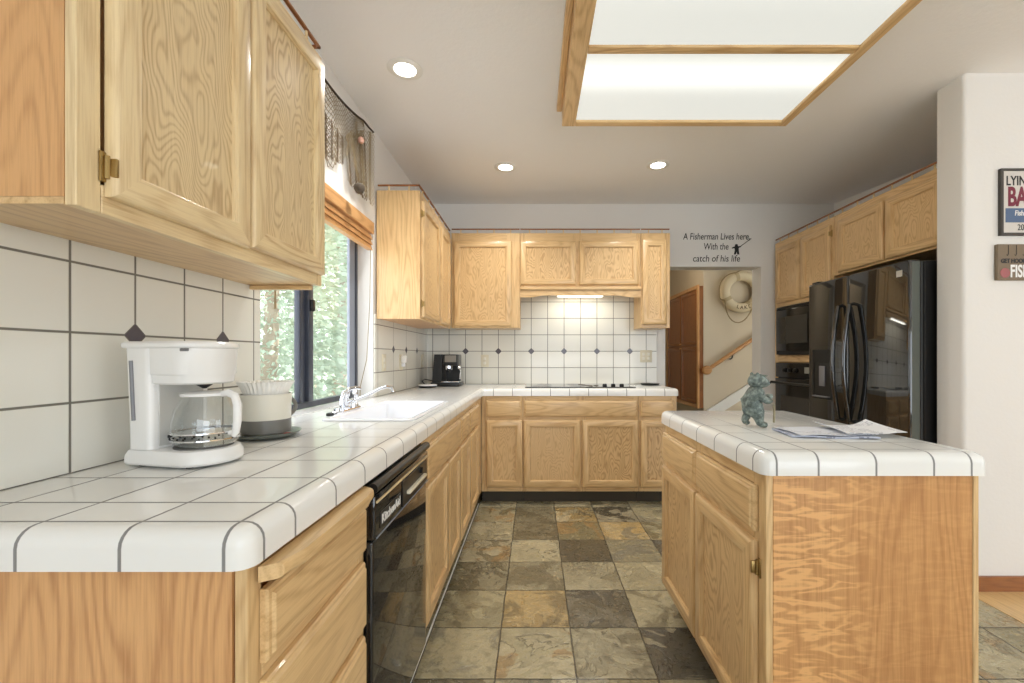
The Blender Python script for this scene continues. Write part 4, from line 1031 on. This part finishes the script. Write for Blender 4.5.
def bear():
    X, Y, Z = .786, 1.545, .9145
    b = thing('bear_figurine', 'grey-green stone bear figurine with a fish standing on the island', 'figurine', (X, Y, Z))
    P = lambda x, y, z: (X+x, Y+y, Z+z)
    V = [P(-.006, 0, .070), P(-.012, 0, .098), P(-.008, 0, .122), P(.002, 0, .150),
         P(.004, -.020, .042), P(.002, -.022, .014), P(.030, -.022, .009),
         P(-.022, .020, .042), P(-.032, .022, .014), P(-.010, .022, .009),
         P(.002, -.032, .112), P(.022, -.034, .094), P(.046, -.018, .094),
         P(.002, .032, .112), P(.024, .032, .096), P(.046, .014, .093), P(-.036, 0, .058), P(-.048, 0, .064)]
    Ed = [(0, 1), (1, 2), (2, 3), (0, 4), (4, 5), (5, 6), (0, 7), (7, 8), (8, 9), (2, 10), (10, 11), (11, 12), (2, 13), (13, 14), (14, 15), (0, 16), (16, 17)]
    Rr = [.027, .029, .026, .022, .018, .0145, .010, .018, .0145, .010, .014, .012, .010, .014, .012, .010, .012, .005]
    skin('body', V, Ed, Rr, M_BEAR, b)
    hd = part('head', blob(P(.004, 0, .162), (.031, .029, .027), (((1, 0, -.25), .55, 9), ((-.3, -.75, .75), .22, 26), ((-.3, .75, .75), .22, 26), ((.75, 0, .7), .08, 12))), M_BEAR, b)
    part('cap_brim', blob(P(.022, 0, .182), (.020, .018, .004), sub=2), M_BEAR, hd)
    for sy in (-1, 1):
        part('ear', blob(P(-.004, sy*.020, .186), (.006, .008, .008), sub=2), M_BEAR, hd)
        part('eye', blob(P(.027, sy*.014, .170), (.003, .003, .003), sub=2), M_BLACK2, hd)
    part('nose', blob(P(.050, 0, .157), (.004, .006, .004), sub=2), M_BLACK2, hd)
    skin('fish', [P(.036, -.034, .106), P(.046, -.010, .112), P(.050, .018, .110), P(.050, .034, .108)], [(0, 1), (1, 2), (2, 3)], [(.006, .003), (.011, .009), (.008, .006), (.009, .002)], flat('pale_verdigris', lin(150, 162, 156), .6), b)
    skin('fishing_pole', [P(.050, -.026, .018), P(.052, -.026, .05), P(.050, -.024, .084)], [(0, 1), (1, 2)], [.004, .004, .004], flat('tan_pole', lin(158, 148, 120), .7), b, 1)
bear()

# ------------------------------------------------------------------ hall: cupboard, life ring, handrail
c = thing('hall_cupboard', 'brown oak cupboard with four panelled doors in the hall beyond the doorway', 'cupboard', (2.09, 6.1, .56))
part('carcass', box(2.072, 2.119, 5.465, 6.78, .52, 2.06), OAK_HALL[2], c)
part('casing', cells([5.464, 5.51, 6.72, 6.78], [.515, .56, 2.03, 2.075], {(1, 1)}, 2.05, 2.0715, 0), OAK_SIDE[2], c, 'lighter oak casing')
for a, b in ((5.515, 6.10), (6.11, 6.715)):
    for v0, v1 in ((.565, 1.295), (1.315, 2.025)): door(c, '-x', 2.0715, a, b, v0, v1, OAK_HALL)
for y in (6.08, 6.13):
    for v in (1.28, 1.34): part('knob', lathe((2.038, y, v), [(0, 0), (.012, .002), (.013, .008), (.006, .0135)], 12, axis=0), OAK_SIDE[2], c)
c = thing('life_ring', 'cream life ring with rope hanging on the stair wall beyond the doorway', 'life ring', (2.563, 5.4, 1.972))
RC = Vector((2.563, 5.398, 1.972)); bm = bmesh.new()
add_tube(bm, [RC+Vector((.2*math.cos(2*PI*k/40), 0, .2*math.sin(2*PI*k/40))) for k in range(40)], .058, 16, closed=True)
part('ring', bm, M_RING, c)
for q in (.28, 1.9, 3.6, 5.2):
    bm = bmesh.new(); ctr = RC+Vector((.2*math.cos(q), 0, .2*math.sin(q)))
    tang = Vector((-math.sin(q), 0, math.cos(q)))
    add_tube(bm, [ctr-tang*.022, ctr+tang*.022], .0605, 20); part('strap', bm, M_BAND, c, 'tan canvas band')
rp = []
for i in range(4):
    q0, q1 = (.28, 1.9, 3.6, 5.2)[i], (1.9, 3.6, 5.2, .28+2*PI)[i]
    for k in range(12):
        f = k/12; q = q0+(q1-q0)*f; sag = math.sin(PI*f)
        rp.append(RC+Vector(((.245+.05*sag)*math.cos(q), -.04, (.245+.05*sag)*math.sin(q)-.10*sag*(1 if math.sin(q) < .1 else .1))))
part('rope', tube(rp, .007, 8, closed=True), M_ROPE, c)
bm = bmesh.new()
for i, ch in enumerate('LAKE'):
    q = -PI/2-.33+i*.24; L = text_bm(ch, .062, .001, 0, .001)
    bmesh.ops.translate(L, verts=L.verts, vec=(0, -.02, 0))
    L.transform(Matrix.Rotation(q+PI/2, 4, 'Z')); orient(L, '-y', RC+Vector((.2*math.cos(q), -.0585, .2*math.sin(q))))
    me = bpy.data.meshes.new('tmp'); L.to_mesh(me); L.free(); bm.from_mesh(me); bpy.data.meshes.remove(me)
part('lettering', bm, flat('faded_brown_ink', lin(120, 100, 76), .7), c, smooth=0)
c = thing('handrail', 'round oak handrail sloping up the stair wall beyond the doorway', 'handrail', (2.5, 5.39, 1.2))
part('rail', tube([(2.135, 5.385, 1.0), (2.69, 5.385, 1.374), (3.9, 5.385, 2.19)], .024, 14), OAK_HALLR, c)
part('rosette', lathe((2.135, 5.385, 1.0), [(0, -.03), (.05, -.026), (.058, -.005), (.058, .01), (.04, .03), (.03, .073)], 24, axis=1), OAK_HALLR, c)
for x in (2.45, 3.3):
    zz = 1.0+(x-2.135)*.674
    part('bracket', tube([(x, 5.385, zz-.024), (x, 5.395, zz-.06), (x, 5.44, zz-.075), (x, 5.459, zz-.075)], .008, 8), M_BLACK2, c)
